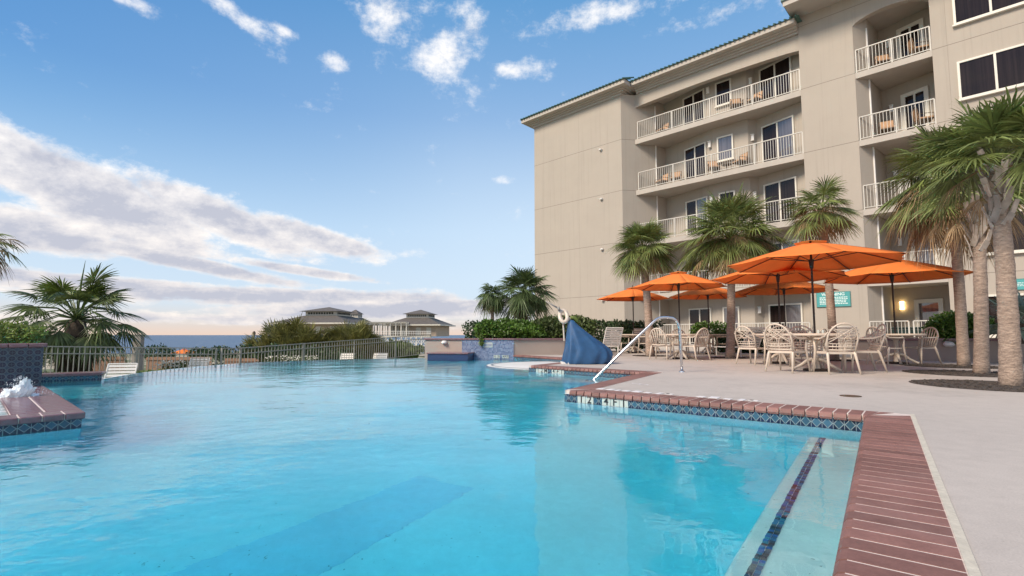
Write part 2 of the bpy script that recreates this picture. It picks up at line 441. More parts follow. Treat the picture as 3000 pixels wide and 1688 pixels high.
def offset(pts, w):
    out = []
    for i, p in enumerate(pts):
        if i == 0: out.append(p+perp_out(p, pts[1])*w); continue
        if i == len(pts)-1: out.append(p+perp_out(pts[i-1], p)*w); continue
        n1 = perp_out(pts[i-1], p); n2 = perp_out(p, pts[i+1]); k = (n1+n2)
        out.append(p+k*(w/(k.dot(n1))))
    return out
OUTER = offset(RUN, CW)
deckpoly = OUTER+[Vector((.06,18.6)), Vector((-3.1,19.6)), Vector((-3.4,24)), Vector((1.0,34)), Vector((12,44)), Vector((60,44)), Vector((60,-12)), Vector((-13.5,-12)), Vector((-13.5,-4.6)), Vector((-3.2,-4.6))]
mb = MB(); mb.prism(deckpoly, -.9, 0.0)
tag(mb.build('pool_deck', 'deck_concrete'), 'pale concrete deck around the pool and under the tables', kind='structure')

# pool as one thing
pool = empty('swimming_pool', (0,0,0), 0, 'large turquoise infinity pool with brick coping and blue tile waterline', 'swimming pool')
FZ = -1.34
basin = MB(); n = len(POOL)
P2 = POOL if sum(POOL[i].x*POOL[(i+1) % n].y-POOL[(i+1) % n].x*POOL[i].y for i in range(n)) > 0 else POOL[::-1]
basin.prism(P2, FZ-.3, FZ, sides=False, bot=False)
for i in range(n):
    a, b = P2[i], P2[(i+1) % n]
    basin.add([(a.x,a.y,FZ), (a.x,a.y,-.04), (b.x,b.y,-.04), (b.x,b.y,FZ)], [(0,1,2,3)])
# infinity edge: keep its wall below the water line
basin = MB(); basin.prism(P2, FZ-.3, FZ, sides=False, bot=False)
edgeset = {(round(p.x,3), round(p.y,3)) for p in EDGE}
for i in range(n):
    a, b = P2[i], P2[(i+1) % n]
    low = (round(a.x,3), round(a.y,3)) in edgeset and (round(b.x,3), round(b.y,3)) in edgeset
    t = WZ-.006 if low else -.04
    if {(round(a.x,2), round(a.y,2)), (round(b.x,2), round(b.y,2))} == {(.06,17.85), (-3.28,18.75)}: t = WZ-.35
    basin.add([(a.x,a.y,FZ), (a.x,a.y,t), (b.x,b.y,t), (b.x,b.y,FZ)], [(0,1,2,3)])
basin.build('basin', 'pool_plaster', pool)
# outer face and lip of the vanishing edge
mb = MB()
for i in range(len(EDGE)-1):
    a, b = EDGE[i], EDGE[i+1]; nn = perp_out(a, b)
    if nn.dot(Vector((-1, .6))) < 0: nn = -nn
    a2, b2 = a+nn*.10, b+nn*.10
    mb.add([(a.x,a.y,WZ-.006), (b.x,b.y,WZ-.006), (b2.x,b2.y,WZ-.012), (a2.x,a2.y,WZ-.012), (b2.x,b2.y,-1.2), (a2.x,a2.y,-1.2)], [(0,1,2,3), (3,2,4,5)])
mb.build('vanishing_edge', 'pale_plaster', pool)
# deep drain channel drawn on the floor as a slightly recessed, bluer panel
q = [GW(1228,1412,1.19), GW(1392,1452,1.19), GW(985,1690,1.19), GW(560,1688,1.19)]
ext = (q[2]-q[1]); q[2] = q[2]+ext*.5; q[3] = q[3]+(q[3]-q[0])*.4
mb = MB(); mb.prism([(p.x, p.y) for p in q], FZ-.01, FZ+.004, bot=False); mb.build('floor_channel', 'pool_plaster_deep', pool)
# bench along the right wall with a mosaic line
nl = -perp_out(R1, A); dAB = (B-A).normalized()
bw = .425; bz = WZ-.29
bench_far = A-rd*.28
bp = [bench_far+nl*.002, bench_far+nl*bw, R1+nl*bw, R1+nl*.002]
mb = MB(); mb.prism(bp, FZ+.002, bz); mb.build('bench', 'pale_plaster', pool, bevel=.02)
mb = MB(); L = (A-R1).length; k = 0.0; rr = random.Random(3)
while k < 8.0:
    for c in range(2):
        p = bench_far+nl*(.315+c*.026+rr.uniform(-.0015,.0015))-rd*(k+.012)
        mb.box((p.x, p.y, bz+.004), (.023,.023,.008), rz=math.atan2(rd.y, rd.x)+rr.uniform(-.05,.05))
    k += .026
mb.build('mosaic_line', 'mosaic_strip', pool)
# bench step at the far side of the notch (entry steps)
mb = MB()
dBC = (C-B).normalized(); dCD = (D-C).normalized(); nCB = Vector((-dBC.y, dBC.x))
for i, (w, z) in enumerate(((1.5, WZ-.55), (1.1, WZ-.3))):
    q = [C+nCB*.003-dBC*.003, C+nCB*1.9-dBC*.003, C+nCB*1.9-dBC*w, C+nCB*.003-dBC*w]
    mb.prism(q, FZ+.003+i*.002, z)
mb.build('entry_step', 'pool_plaster', pool, bevel=.015)
# coping bricks
def coping(pts, w, z, parent, pitch=.110, r=.028, name='coping', t=.062, nose=.02):
    mb = MB(); gb = MB(); outer = offset(pts, w)
    for i in range(len(pts)-1):
        a, b = pts[i], pts[i+1]; d = (b-a); Ln = d.length; d.normalize(); nn = perp_out(a, b)
        # extent at outer side (mitre): clip bricks to the mitred quad
        e0 = (outer[i]-a).dot(d); e1 = (outer[i+1]-a).dot(d)
        s0 = min(-.03, e0); s1_ = max(Ln+.03, e1); cnt = max(1, round((s1_-s0)/pitch)); stp = (s1_-s0)/cnt
        for k in range(cnt):
            u0 = s0+k*stp+.0068; u1 = s0+(k+1)*stp-.0068
            e_lo = -.03 if e0 > 0 else 0
            def lim(u, v):   # clamp to the mitre lines
                lo = e0*v/w; hi = Ln+(e1-Ln)*v/w
                return min(max(u, lo+.002), hi-.002)
            prof = [(-nose, -t), (-nose-.006, -t+.02), (-nose, -.02), (-nose+.012, -.006), (-nose+.03, 0), (w-.004, 0), (w-.004, -t)]
            if lim(u1, w*.5)-lim(u0, w*.5) < .012: continue
            vs = []
            for u in (u0, u1):
                for v, zz in prof:
                    q = a+d*lim(u, v)+nn*v; vs.append((q.x, q.y, z+zz))
            m = len(prof)
            fs = [(j, (j+1) % m, m+(j+1) % m, m+j)[::-1] for j in range(m)]+[tuple(range(m)), tuple(range(m, 2*m))[::-1]]
            mb.add(vs, fs)
        q = [a+nn*.012, b+nn*.012, outer[i+1], outer[i]]
        gb.prism(q, z-t+.003, z-.0022)
    o = mb.build(name, 'coping_brick', parent); g = gb.build('mortar', 'grout', o)
    return o
coping(RUN[:-1]+[F_+Vector((0,0))], CW, .006, pool)
# pale plaster strip along the outside of the coping
mb = MB(); O2 = offset(RUN, CW+.03)
for i in range(1):
    mb.prism([OUTER[i], OUTER[i+1], O2[i+1], O2[i]], -.02, .007)
mb.build('edge_strip', 'edge_plaster', pool)
# tile band below the coping
def band(pts, z0, z1, name, mat, parent, out=.004):
    mb = MB(); u = 0
    for i in range(len(pts)-1):
        a, b = Vector(pts[i]), Vector(pts[i+1]); nn = -perp_out(a, b); a2, b2 = a+nn*out, b+nn*out; L = (b-a).length
        mb.add([(a2.x,a2.y,z0), (b2.x,b2.y,z0), (b2.x,b2.y,z1), (a2.x,a2.y,z1)], [(0,1,2,3)], [[(u,z0-z1+.21), (u+L,z0-z1+.21), (u+L,.21), (u,.21)]])
        u += L
    return mb.build(name, mat, parent)
band(RUN, WZ-.06, -.045, 'waterline_tile', 'band_tile', pool)
# depth markers: white tiles with black figures
def marker(a, b, start, seq, parent, name='depth_marker', tw=.118, z1=-.052, out=.008, flip=1):
    d = (b-a).normalized(); nn = -perp_out(a, b)*flip
    for i, ch in enumerate(seq):
        p = a+d*(start+i*tw+tw/2)+nn*out
        if ch == '#': continue
        rz = math.atan2(d.y, d.x)
        mb = MB(); mb.box((p.x, p.y, z1-.06), (tw-.006, .006, .12), rz=rz); o = mb.build(name, 'white_tile', parent)
        q = p+nn*.004
        # the text faces the water: x axis of the text along the view from the pool
        if ch.strip():
            M = Matrix.Translation((q.x, q.y, z1-.045)) @ Matrix((( -d.x, 0, nn.x), (-d.y, 0, nn.y), (0, 1, 0))).to_4x4()
            text_obj(ch, .125, M, 'black_ink', o, ext=.001)
# near marker on side A-B: read from the pool, left (B end) to right: 1 2" # 4 F T
Lab = (B-A).length
def marker_ab(a, b, from_b, seq, parent):
    # seq is read left to right when looking from the water; left end is near b
    L = (b-a).length; tw = .118
    for i, ch in enumerate(seq):
        marker(a, b, L-from_b-(i+1)*tw, [ch], parent)
marker_ab(A, B, .20, ['1', '2', '#', '4', 'F', 'T'], pool)
marker_ab(C, D, .24, ['1', '2', 'M', '#', '4', 'F', 'T'], pool)
# round shallow shelf
sc = Vector((1.25, 14.35)); mb = MB()
pr = [(2.0, FZ+.005), (2.0, WZ-.05), (1.985, WZ-.004), (1.95, WZ+.006), (.01, WZ+.008)]
mb.lathe(pr, (sc.x, sc.y, 0), 64); sh = mb.build('sun_shelf', 'shelf_plaster', pool, smooth=True)
mb = MB(); mb.lathe([(1.86, WZ+.005), (1.86, WZ+.0115), (1.80, WZ+.0115), (1.80, WZ+.005)], (sc.x, sc.y, 0), 64); mb.build('tile_ring', 'mosaic_strip', sh)
# deck markings beside the coping: white tiles whose figures are worn away
nAB = perp_out(A, B); rz = math.atan2(dAB.y, dAB.x)
for gi, (g0, gn, lab) in enumerate(((1.05, 5, 'group of worn white deck tiles beside the coping, nearer the pool corner'), (2.0, 8, 'longer group of worn white deck tiles beside the coping by the near depth marker'))):
    q = A+dAB*g0+nAB*(CW+.13); dm = empty('deck_marking', (q.x, q.y, 0), rz, lab, 'deck marking')
    for i in range(gn):
        MB().box((i*.135+.02*math.sin(i*5), .02*(i % 3), .003), (.05+.05*abs(math.sin(i*2.3+1)), .06+.10*abs(math.sin(i*1.7)), .004), rz=.5*math.sin(i*3.1)).build('tile', 'deck_paint', dm)
    MB().box((.02, 0, .0065), (.035, .05, .002)).build('worn_symbol', 'black_ink', dm)
p0 = G(1852,1124); p1 = G(1900,1128); pts = [p0.lerp(p1, k/10)+Vector((0, math.sin(k*1.3)*.05, .004)) for k in range(11)]
mb = MB(); vs = []
for p in pts: vs += [(p.x,p.y-.035,.003), (p.x,p.y+.035,.003)]
mb.add(vs, [(2*k, 2*k+2, 2*k+3, 2*k+1) for k in range(10)])
tag(mb.build('painted_wave', 'deck_paint'), 'white painted wavy line on the deck in front of the handrail', 'deck marking')
mb = MB(); mb.lathe([(.11,.001), (.11,.006), (.0,.007)], tuple(G(2492,1161)), 20)
tag(mb.build('drain_cover', 'bronze'), 'small round dark drain cover flush in the pale deck', 'drain cover')

# water body
mb = MB(); wp = [Vector(p) for p in P2]
m = len(wp); tri = tessellate_polygon([[Vector((p.x, p.y, 0)) for p in wp]])
top = [(p.x, p.y, WZ) for p in wp]; bot = [(p.x, p.y, FZ-.05) for p in wp]; fs = []
for t in tri:
    a, b, c = [wp[i] for i in t]
    if (b-a).cross(c-a) < 0: t = t[::-1]
    fs.append(tuple(t)); fs.append(tuple(i+m for i in t[::-1]))
fs += [(i, m+i, m+(i+1) % m, (i+1) % m) for i in range(m)]
cen = sum((Vector((p.x, p.y, 0)) for p in wp), Vector())/m
mb.add([(x+(x-cen.x)*.0004, y+(y-cen.y)*.0004, z) for x, y, z in top+bot], fs)
tag(mb.build('pool_water', 'pool_water'), 'clear turquoise pool water with faint ripples', kind='structure')

# ------------------------------------------------------------------ fountain (left)
FC = Vector((-4.04,4.72)); fd = Vector((-.67,-.742)).normalized(); fb = Vector((-.706,.708)).normalized()   # along front to the left / back
fw = empty('spa_fountain', (FC.x, FC.y, 0), math.atan2(fd.y, fd.x), 'raised spa with patterned blue tile wall and brick ledge beside the pool', 'fountain')
# local: +x to the left along the front, +y = toward the camera side, so back is -y
S = Matrix.Rotation(-math.atan2(fd.y, fd.x), 2)
bk = S @ fb; sgn = -1 if bk.y < 0 else 1
DEP = 3.62
def Lf(x, y): return Vector((x, sgn*y))
ledge = .46
mb = MB()
mb.prism([Lf(0,0), Lf(ledge,0), Lf(ledge,DEP), Lf(0,DEP)], FZ+.006, -.062)
mb.prism([Lf(ledge,0), Lf(5,0), Lf(5,.24), Lf(ledge,.24)], FZ+.006, -.062)
mb.build('base_wall', 'pool_plaster', fw)
mb = MB()
mb.prism([Lf(ledge,.24), Lf(5,.24), Lf(5,DEP), Lf(ledge,DEP)], FZ+.008, -.035); mb.build('spa_water', 'spa_water', fw)
mb = MB()
for (a, b) in ((Lf(5,-.004), Lf(-.004,-.004)), (Lf(-.004,-.004), Lf(-.004,DEP))):
    L = (b-a).length; mb.add([(a.x,a.y,WZ-.08), (b.x,b.y,WZ-.08), (b.x,b.y,-.055), (a.x,a.y,-.055)], [(0,1,2,3)], [[(0,0), (L,0), (L,.21), (0,.21)]])
mb.build('tile_band', 'band_tile', fw)
mb = MB(); gm = MB()
k = 0.0
def slab(x0, x1, y0, y1, z=0.0, t=.062):
    p = [Lf(x0,y0), Lf(x1,y0), Lf(x1,y1), Lf(x0,y1)]; mb.prism(p, z-t, z)
y = .27
while y < DEP-.02:
    slab(-.03, ledge/2-.004, y+.004, min(y+.145, DEP)-.004); slab(ledge/2+.004, ledge, y+.004, min(y+.145, DEP)-.004); y += .145
x = -.03
while x < 5: slab(x+.004, x+.146, -.03, .262); x += .15
gm.prism([Lf(-.012,-.012), Lf(5,-.012), Lf(5,.24), Lf(ledge,.24), Lf(ledge-.01,DEP), Lf(-.012,DEP)], -.055, -.005)
o = mb.build('ledge_coping', 'plum_coping', fw, bevel=.012); gm.build('mortar', 'grout', o)
# tall wall
TW = .60
mb = MB(); mb.prism([Lf(0,DEP+.002), Lf(5,DEP+.002), Lf(5,DEP+.42), Lf(0,DEP+.42)], FZ+.006, TW-.055); mb.build('back_wall', 'planter_stucco', fw)
mb = MB(); a, b = Lf(5,DEP-.004), Lf(-.003,DEP-.004); c = Lf(-.003,DEP+.42)
for p, q in ((a, b), (b, c)):
    L = (q-p).length; mb.add([(p.x,p.y,-.06), (q.x,q.y,-.06), (q.x,q.y,TW-.058), (p.x,p.y,TW-.058)], [(0,1,2,3)], [[(0,0), (L,0), (L,TW), (0,TW)]])
mb.build('wall_tile', 'fountain_tile', fw)
mb = MB(); x = -.04
while x < 5: 
    mb.prism([Lf(x+.003,DEP-.04), Lf(x+.197,DEP-.04), Lf(x+.197,DEP+.46), Lf(x+.003,DEP+.46)], TW-.055, TW); x += .2
mb.build('wall_coping', 'plum_coping', fw, bevel=.012)
# splash: a burst of foam blades and drops
mb = MB(); rr = random.Random(5)
base = G(45,1172,-.03); base = Vector((base.x-.1, base.y+.1, -.03))
n1_, n2_ = 90, 40; vs = []
for i in range(n2_):
    k = i/(n2_-1)
    for j in range(n1_):
        a = 2*PI*j/n1_; d_ = Vector((math.cos(a), math.sin(a), 0)); rr0 = .17*(1-k)**.75; hz = .20*k**1.3
        nz = noise.fractal(Vector((d_.x*2.2, d_.y*2.2, k*5)), .9, 2.1, 5); rr0 *= 1+.4*nz
        vs.append(base+d_*max(.004, rr0)+Vector((hz*.35+.05*k, 0, hz*(1+.35*nz)+.02*nz)))
fs = [(i*n1_+j, i*n1_+(j+1) % n1_, (i+1)*n1_+(j+1) % n1_, (i+1)*n1_+j) for i in range(n2_-1) for j in range(n1_)]
mb.add(vs, fs)
for i in range(500):
    a = rr.uniform(0, 2*PI); r0 = abs(rr.gauss(.12, .09)); p = base+Vector((math.cos(a)*r0+.04, math.sin(a)*r0, rr.uniform(.02, .27)*math.exp(-(r0/.2)**2)+.01)); q = rr.uniform(.0025,.006)
    mb.add([p+Vector(v)*q for v in ((1,0,0),(-1,0,0),(0,1,0),(0,-1,0),(0,0,1.6),(0,0,-1))], [(0,2,4),(2,1,4),(1,3,4),(3,0,4),(2,0,5),(1,2,5),(3,1,5),(0,3,5)])
tag(mb.build('water_splash', 'foam', smooth=True), 'white burst of splashing water in the raised spa', 'splash', kind='stuff')

# low tiled wall left of the vanishing edge
d = (LW1-LW0).normalized(); nn = Vector((-d.y, d.x)); lw = empty('low_pool_wall', (LW0.x, LW0.y, 0), 0, 'low dark tiled wall with brown coping at the far left of the pool', 'low wall')
a0 = LW0-d*1.2
def loc(p): return Vector((p.x-LW0.x, p.y-LW0.y))
mb = MB(); mb.prism([loc(a0), loc(LW1), loc(LW1+nn*.4), loc(a0+nn*.4)], -1.2, -.05); mb.build('body', 'planter_stucco', lw)
mb = MB(); a, b = loc(a0-nn*.006), loc(LW1-nn*.006); c = loc(LW1+nn*.4+d*.004); b2 = b+d*.004; L = (b-a).length
mb.add([(a.x,a.y,WZ-.06), (b.x,b.y,WZ-.06), (b.x,b.y,-.05), (a.x,a.y,-.05)], [(0,1,2,3)], [[(0,0), (L,0), (L,.21), (0,.21)]])
mb.add([(b2.x,b2.y,WZ-.06), (c.x,c.y,WZ-.06), (c.x,c.y,-.05), (b2.x,b2.y,-.05)], [(0,1,2,3)], [[(0,0), (.4,0), (.4,.21), (0,.21)]])
mb.build('tile', 'band_tile', lw)
mb = MB(); q = [a0-nn*.03, LW1-nn*.03+d*.03, LW1+nn*.43+d*.03, a0+nn*.43]; mb.prism([loc(p) for p in q], -.05, .005); mb.build('coping', 'plum_coping', lw, bevel=.012)

# ------------------------------------------------------------------ planter wall at the far end
PW = [Vector((-3.28,18.72)), Vector((.06,17.86)), Vector((1.9,18.2)), Vector((3.1,18.8))]
ph = empty('planter_wall', (PW[0].x, PW[0].y, 0), 0, 'beige planter wall with blue mosaic panel behind the far end of the pool', 'planter wall')
def lp(p, o=PW[0]): return Vector((p.x-o.x, p.y-o.y))
bkp = [PW[3]+Vector((-.15,.35)), PW[2]+Vector((-.05,.35)), PW[1]+Vector((0,.35)), PW[0]+Vector((.06,.35))]
mb = MB(); mb.prism([lp(p) for p in PW+bkp], -1.3, .54); mb.build('wall', 'planter_stucco', ph)
mb = MB(); e = [PW[0]+Vector((-.05,-.04)), PW[1]+Vector((0,-.05)), PW[2]+Vector((0,-.05)), PW[3]+Vector((0,-.05))]
mb.prism([lp(p) for p in e+[p+Vector((0,.05)) for p in bkp]], .543, .60); mb.build('coping', 'plum_coping', ph, bevel=.01)
ma = G(1358,1048,WZ); k = (ma.x-PW[0].x)/(PW[1].x-PW[0].x); M0 = PW[0].lerp(PW[1], k)
mb = MB(); a, b = lp(M0)+Vector((0,-.006)), lp(PW[1])+Vector((0,-.006)); L = (b-a).length
mb.add([(a.x,a.y-.012,-1.3), (b.x,b.y-.012,-1.3), (b.x,b.y-.012,.542), (a.x,a.y-.012,.542)], [(0,1,2,3)], [[(0,0), (L,0), (L,1.84), (0,1.84)]]); mb.build('mosaic_panel', 'mosaic_blue', ph)
# white plaque with small symbols on the mosaic
def onwall(px, py, off=0):
    r = ray(px, py); d = PW[1]-PW[0]; P = PW[0]
    det = r.x*(-d.y)+d.x*r.y; kk = (P.x*(-d.y)+d.x*P.y)/det
    return Vector((r.x*kk, r.y*kk-off, EYE+r.z*kk))
wd = (PW[1]-PW[0]).normalized(); rzw = math.atan2(wd.y, wd.x)
pc = onwall(1430,1011,.02); pl = empty('wall_plaque', tuple(pc), rzw, 'small white framed plaque on the blue mosaic panel', 'plaque')
mb = MB(); mb.box((0,0,0), (.34,.015,.17)); mb.build('plate', 'white_tile', pl, bevel=.003)
mb = MB()
mb.box((-.085,-.011,0), (.11,.004,.10)); mb.box((.085,-.011,.0), (.11,.004,.10)); mb.box((.0,-.0112,.0), (.035,.004,.11)); mb.build('printed_symbol', 'mosaic_blue', pl)
# third depth marker at the wall foot
for i, ch in enumerate(['1', '.', '5', '#', '4', 'F', 'T']):
    if ch == '#': continue
    p = onwall(1449+i*6.4, 1046, .03); mb = MB(); mb.box((p.x, p.y, -.06), (.066,.012,.11), rz=rzw); o = mb.build('depth_marker', 'white_tile', pool)
    M = Matrix.Translation((p.x, p.y-.008, -.055)) @ Matrix.Rotation(rzw, 4, 'Z') @ Matrix.Rotation(PI/2, 4, 'X'); text_obj(ch, .10, M, 'black_ink', o, ext=.001)
def wall_lamp(px, py, lab, p=None, rz=0, s=1):
    p = p or onwall(px, py, .02); t = empty('wall_light', tuple(p), rz, lab, 'wall light', 'half-round step lights on the planter walls')
    mb = MB(); pr = [(.02*s,-.055*s), (.09*s,-.05*s), (.115*s,-.02*s), (.10*s,.03*s), (.05*s,.055*s), (.01*s,.06*s)]; mb.lathe(pr, (0,-.02,0), 20); mb.build('hood', 'fixture_white', t, smooth=True)
    mb = MB(); mb.box((0,.008,.0), (.14*s,.02,.13*s)); mb.build('back_plate', 'fixture_white', t)
    return t
wall_lamp(1302, 1003, 'white half-round light on the short planter wall left of the blue mosaic')
# spillover block in front of the wall
x0 = G(1279,1047,WZ).x; x1 = -1.45
sb = empty('spill_basin', ((x0+x1)/2, 18.0, 0), -.2, 'small plum-topped spill basin against the planter wall at the pool end', 'spill basin')
mb = MB(); mb.box((0,0,-.6), (x1-x0,.9,1.3)); mb.build('body', 'mosaic_blue', sb); MATS['navy_tile'] = simple('navy_tile', (.03,.05,.12), .25, .2, 30)
mb = MB(); mb.box((0,-.005,-.6), (x1-x0+.01,.92,1.29)); mb.build('tile_face', 'navy_tile', sb)
mb = MB(); mb.box((0,-.01,.075), (x1-x0+.06,.97,.05)); mb.build('coping', 'plum_coping', sb, bevel=.012)

# ------------------------------------------------------------------ right planter
RP = [Vector((10.2,14.9)), Vector((12.6,13.3)), Vector((20,9.6))]
rp = empty('raised_planter', (RP[0].x, RP[0].y, 0), 0, 'beige raised planter with dark coping behind the three palm trunks at right', 'planter wall')
def lq(p): return lp(p, RP[0])
mb = MB(); mb.prism([lq(p) for p in RP+[RP[2]+Vector((.9,1.7)), RP[1]+Vector((.9,1.7)), RP[0]+Vector((.8,1.2))]], 0.001, .56); mb.build('wall', 'planter_stucco', rp)
mb = MB(); mb.prism([lq(p) for p in [RP[0]+Vector((-.05,-.05)), RP[1]+Vector((-.03,-.06)), RP[2]+Vector((0,-.06)), RP[2]+Vector((.1,.25)), RP[1]+Vector((.1,.25)), RP[0]+Vector((.1,.3))]], .562, .63); mb.build('coping', 'plum_coping', rp)
d = (RP[1]-RP[0]).normalized(); r = ray(2778,1008); k = ((RP[0].x)*(-d.y)+d.x*RP[0].y)/(r.x*(-d.y)+d.x*r.y)
wall_lamp(0, 0, 'white half-round light on the raised planter left of the palm trunks', Vector((r.x*k-.03, r.y*k-.05, EYE+r.z*k)), math.atan2(d.y, d.x), 1.1)

# ------------------------------------------------------------------ vegetation
def fan(mb, c, f, rad, nseg, spread, droop, rr, wid=1.0, join=.42, limp=0.0):
    f = f.normalized(); up = Vector((0,0,1)); s = f.cross(up)
    if s.length < .1: s = Vector((1,0,0))
    s.normalize(); n = s.cross(f).normalized()
    if n.z < 0: n = -n
    roll = rr.uniform(-.35, .35); s, n = s*math.cos(roll)+n*math.sin(roll), n*math.cos(roll)-s*math.sin(roll)
    da = 2*spread/(nseg-1)
    for i in range(nseg):
        a = -spread+i*da+rr.uniform(-.02, .02); ln = rad*(.72+.28*math.cos(a))*rr.uniform(.88, 1.08)
        d = f*math.cos(a)+s*math.sin(a); t = (s*math.cos(a)-f*math.sin(a)); t = (t+n*rr.uniform(-.7,.7)).normalized()
        w0 = da*ln*.62*wid; ts = (0, join*.55, join, .68, .88, 1.0); ws = (.02, join*.55, join*.95, .24, .12, .008)
        vs = []
        kk = rr.uniform(.75, 1.2)
        for tt, w in zip(ts, ws):
            dr = droop*ln*max(0, tt-.25)**1.6*(1+limp*rr.uniform(.5, 1.5))
            side = rr.uniform(-.03, .03)*ln*tt*tt
            p = c+d*ln*tt*(1-.25*limp*tt)-up*dr+n*(-.10*ln*abs(math.sin(a))*tt)+s*side
            vs += [p-t*w*w0, p+t*w*w0]
        mb.add(vs, [(2*k, 2*k+1, 2*k+3, 2*k+2) for k in range(len(ts)-1)])
def fronds(mb, c0, n, e0, e1, pet, rad, rr, nseg=22, spread=2.0, droop=.5, limp=.2, az=None, pw=.012, wid=1.0, spread_len=.15):
    for i in range(n):
        az_ = (i*2.39996+rr.uniform(-.3,.3)) if az is None else rr.uniform(*az)
        e = R(e0+(e1-e0)*((i+.5)/n)+rr.uniform(-7,7))
        d = Vector((math.cos(az_)*math.cos(e), math.sin(az_)*math.cos(e), math.sin(e)))
        L = pet*rr.uniform(1-spread_len, 1+spread_len); sag = .22*L*math.cos(e)
        m = c0+d*L*.5+Vector((0,0,sag*.15)); c = c0+d*L-Vector((0,0,sag))
        mb.tube([c0+d*.03, m, c], [pw*1.2, pw, pw*.7], 4, cap=False)
        f = (c-m).normalized()
        fan(mb, c, f, rad*rr.uniform(.85,1.1), nseg, spread, droop*(1.0 if e > 0 else 1.3), rr, wid=wid, limp=limp)
def palm(name, base, top, r0, r1, label, cat='palm tree', pet=.6, rad=.85, ng=34, nd=14, seed=1, e0=80, e1=-25, d0=-25, d1=-75, boots=12, nseg=22, green='green_frond', droop=.5, group=None, bark='palm_bark', dscale=1.0, bootmat='bark_boot', bootlen=.3):
    rr = random.Random(seed); base = Vector(base); t = Vector(top)-base
    root = empty(name, tuple(base), 0, label, cat, group)
    mb = MB(); N = 22; pts = []; rs = []
    for i in range(N+1):
        k = i/N; bow = math.sin(k*PI)*.05
        pts.append(Vector((t.x*k+bow*.6, t.y*k, t.z*k-(.06 if i == 0 else 0))))
        rs.append((r0+(r1-r0)*k)*(1+.16*math.exp(-k*14))*(1+.03*math.sin(k*61)+rr.uniform(-.02,.02)))
    mb.tube(pts, rs, 18); mb.build('trunk', bark, root, smooth='all')
    if boots:
        mb = MB()
        for i in range(boots):
            a = i*2.4; k = i/boots; z = t.z*(1-.0)-bootlen*2.6*(1-k)
            c = Vector((t.x, t.y, 0))*(z/t.z)+Vector((0,0,z)); o = Vector((math.cos(a), math.sin(a), 0)); sd = Vector((-o.y, o.x, 0))*rr.choice((-1,1))
            mb.beam(c+o*r1*.85-sd*.03, c+o*(r1*1.25)+sd*.06*bootlen/.3+Vector((0,0,bootlen*.5)), .085*bootlen/.3, .022, up=o)
            mb.beam(c+o*(r1*1.25)+sd*.06*bootlen/.3+Vector((0,0,bootlen*.5)), c+o*(r1*1.9)+sd*.10+Vector((0,0,bootlen)), .06*bootlen/.3, .018, up=o)
        mb.build('leaf_boots', bootmat, root)
    if nd:
        mb = MB(); fronds(mb, t, nd, d0, d1, pet*.85*dscale, rad*.72*dscale, rr, nseg=max(12, nseg-6), spread=1.3, droop=.45, limp=.6, wid=.5, spread_len=.4); mb.build('dead_fronds', 'dead_frond', root)
    mb = MB(); fronds(mb, t+Vector((0,0,.05)), ng, e0, e1, pet, rad, rr, nseg=nseg+4, droop=droop*.55, limp=.45, spread_len=.35, wid=.72); mb.build('crown', green, root)
    return root
palm('palm_tree', G(1905,1043.5), at(1884,738,17.3), .14,.115, 'bushy sabal palm, leftmost on the terrace, trunk just left of the steel handrail', pet=.62, rad=.85, ng=64, nd=22, seed=11, e1=-24, d0=25, d1=-45, nseg=28, boots=14, bootlen=.34)
palm('palm_tree', G(2139,1049.5), at(2140,705,15.8), .13,.105, 'sabal palm with the widest crown, trunk between two umbrella tables in mid terrace', pet=.95, rad=1.02, ng=78, nd=26, seed=12, boots=14, nseg=28, e1=-28, d0=25, d1=-45, bootlen=.36)
T3 = palm('palm_tree', (9.18,14.2,0), at(2408,622,14.2), .115,.095, 'sabal palm with a thin ragged half-brown crown behind the orange umbrellas', pet=.52, rad=.78, ng=26, nd=30, seed=13, d0=35, d1=-50, e1=-25, nseg=26)
palm('palm_tree', G(2824,1073), at(2783,530,11.3), .108,.095, 'farthest of the three close palm trunks at right, with a heavy brown skirt', pet=.78, rad=.95, ng=62, nd=54, seed=14, e1=-18, d0=0, d1=-68, nseg=28, boots=22, bootlen=.42, dscale=1.25)
palm('palm_tree', G(2875,1094), at(2862,600,9.4), .112,.095, 'middle one of the three close palm trunks at right', pet=.5, rad=.72, ng=32, nd=5, seed=15, e1=5, d0=-5, d1=-35, boots=18, bootlen=.4)
palm('palm_tree', G(2963,1130), at(2918,492,7.05), .125,.09, 'nearest palm at the right edge with crossed grey leaf bases under its crown', pet=.56, rad=.80, ng=50, nd=4, seed=16, e1=4, d0=0, d1=-20, boots=26, nseg=26, bootlen=.36)
# tree pits
rr_ = random.Random(77)
for (x, y), l in (((7.12-.25,7.14), 'dark mulch tree pit round the nearest palm at right'), ((8.84-.3,9.41), 'dark mulch tree pit round the middle of the three palm trunks at right'), ((10.47-.3,11.56), 'dark mulch tree pit round the farthest of the three palm trunks at right'),
                  ((4.77,17.2), 'dark mulch tree pit round the left palm on the terrace'), ((6.86,15.7), 'dark mulch tree pit round the wide-crowned palm on the terrace'), ((9.18,14.2), 'dark mulch tree pit round the ragged palm behind the umbrellas')):
    mb = MB(); mb.lathe([(.95 if y < 12 else .6, .001), (.95 if y < 12 else .6, .005), (.0, .006)], (x, y, 0), 40)
    for q_ in range(420):
        a_ = rr_.uniform(0, 2*PI); r_ = (.95 if y < 12 else .6)*math.sqrt(rr_.random())*.99; mb.box((x+math.cos(a_)*r_, y+math.sin(a_)*r_, .010), (rr_.uniform(.02,.06), rr_.uniform(.008,.02), rr_.uniform(.004,.012)), rr_.uniform(0,3), rr_.uniform(-.3,.3))
    tag(mb.build('tree_pit', 'mulch'), l, 'tree pit', 'round mulch tree pits in the deck')
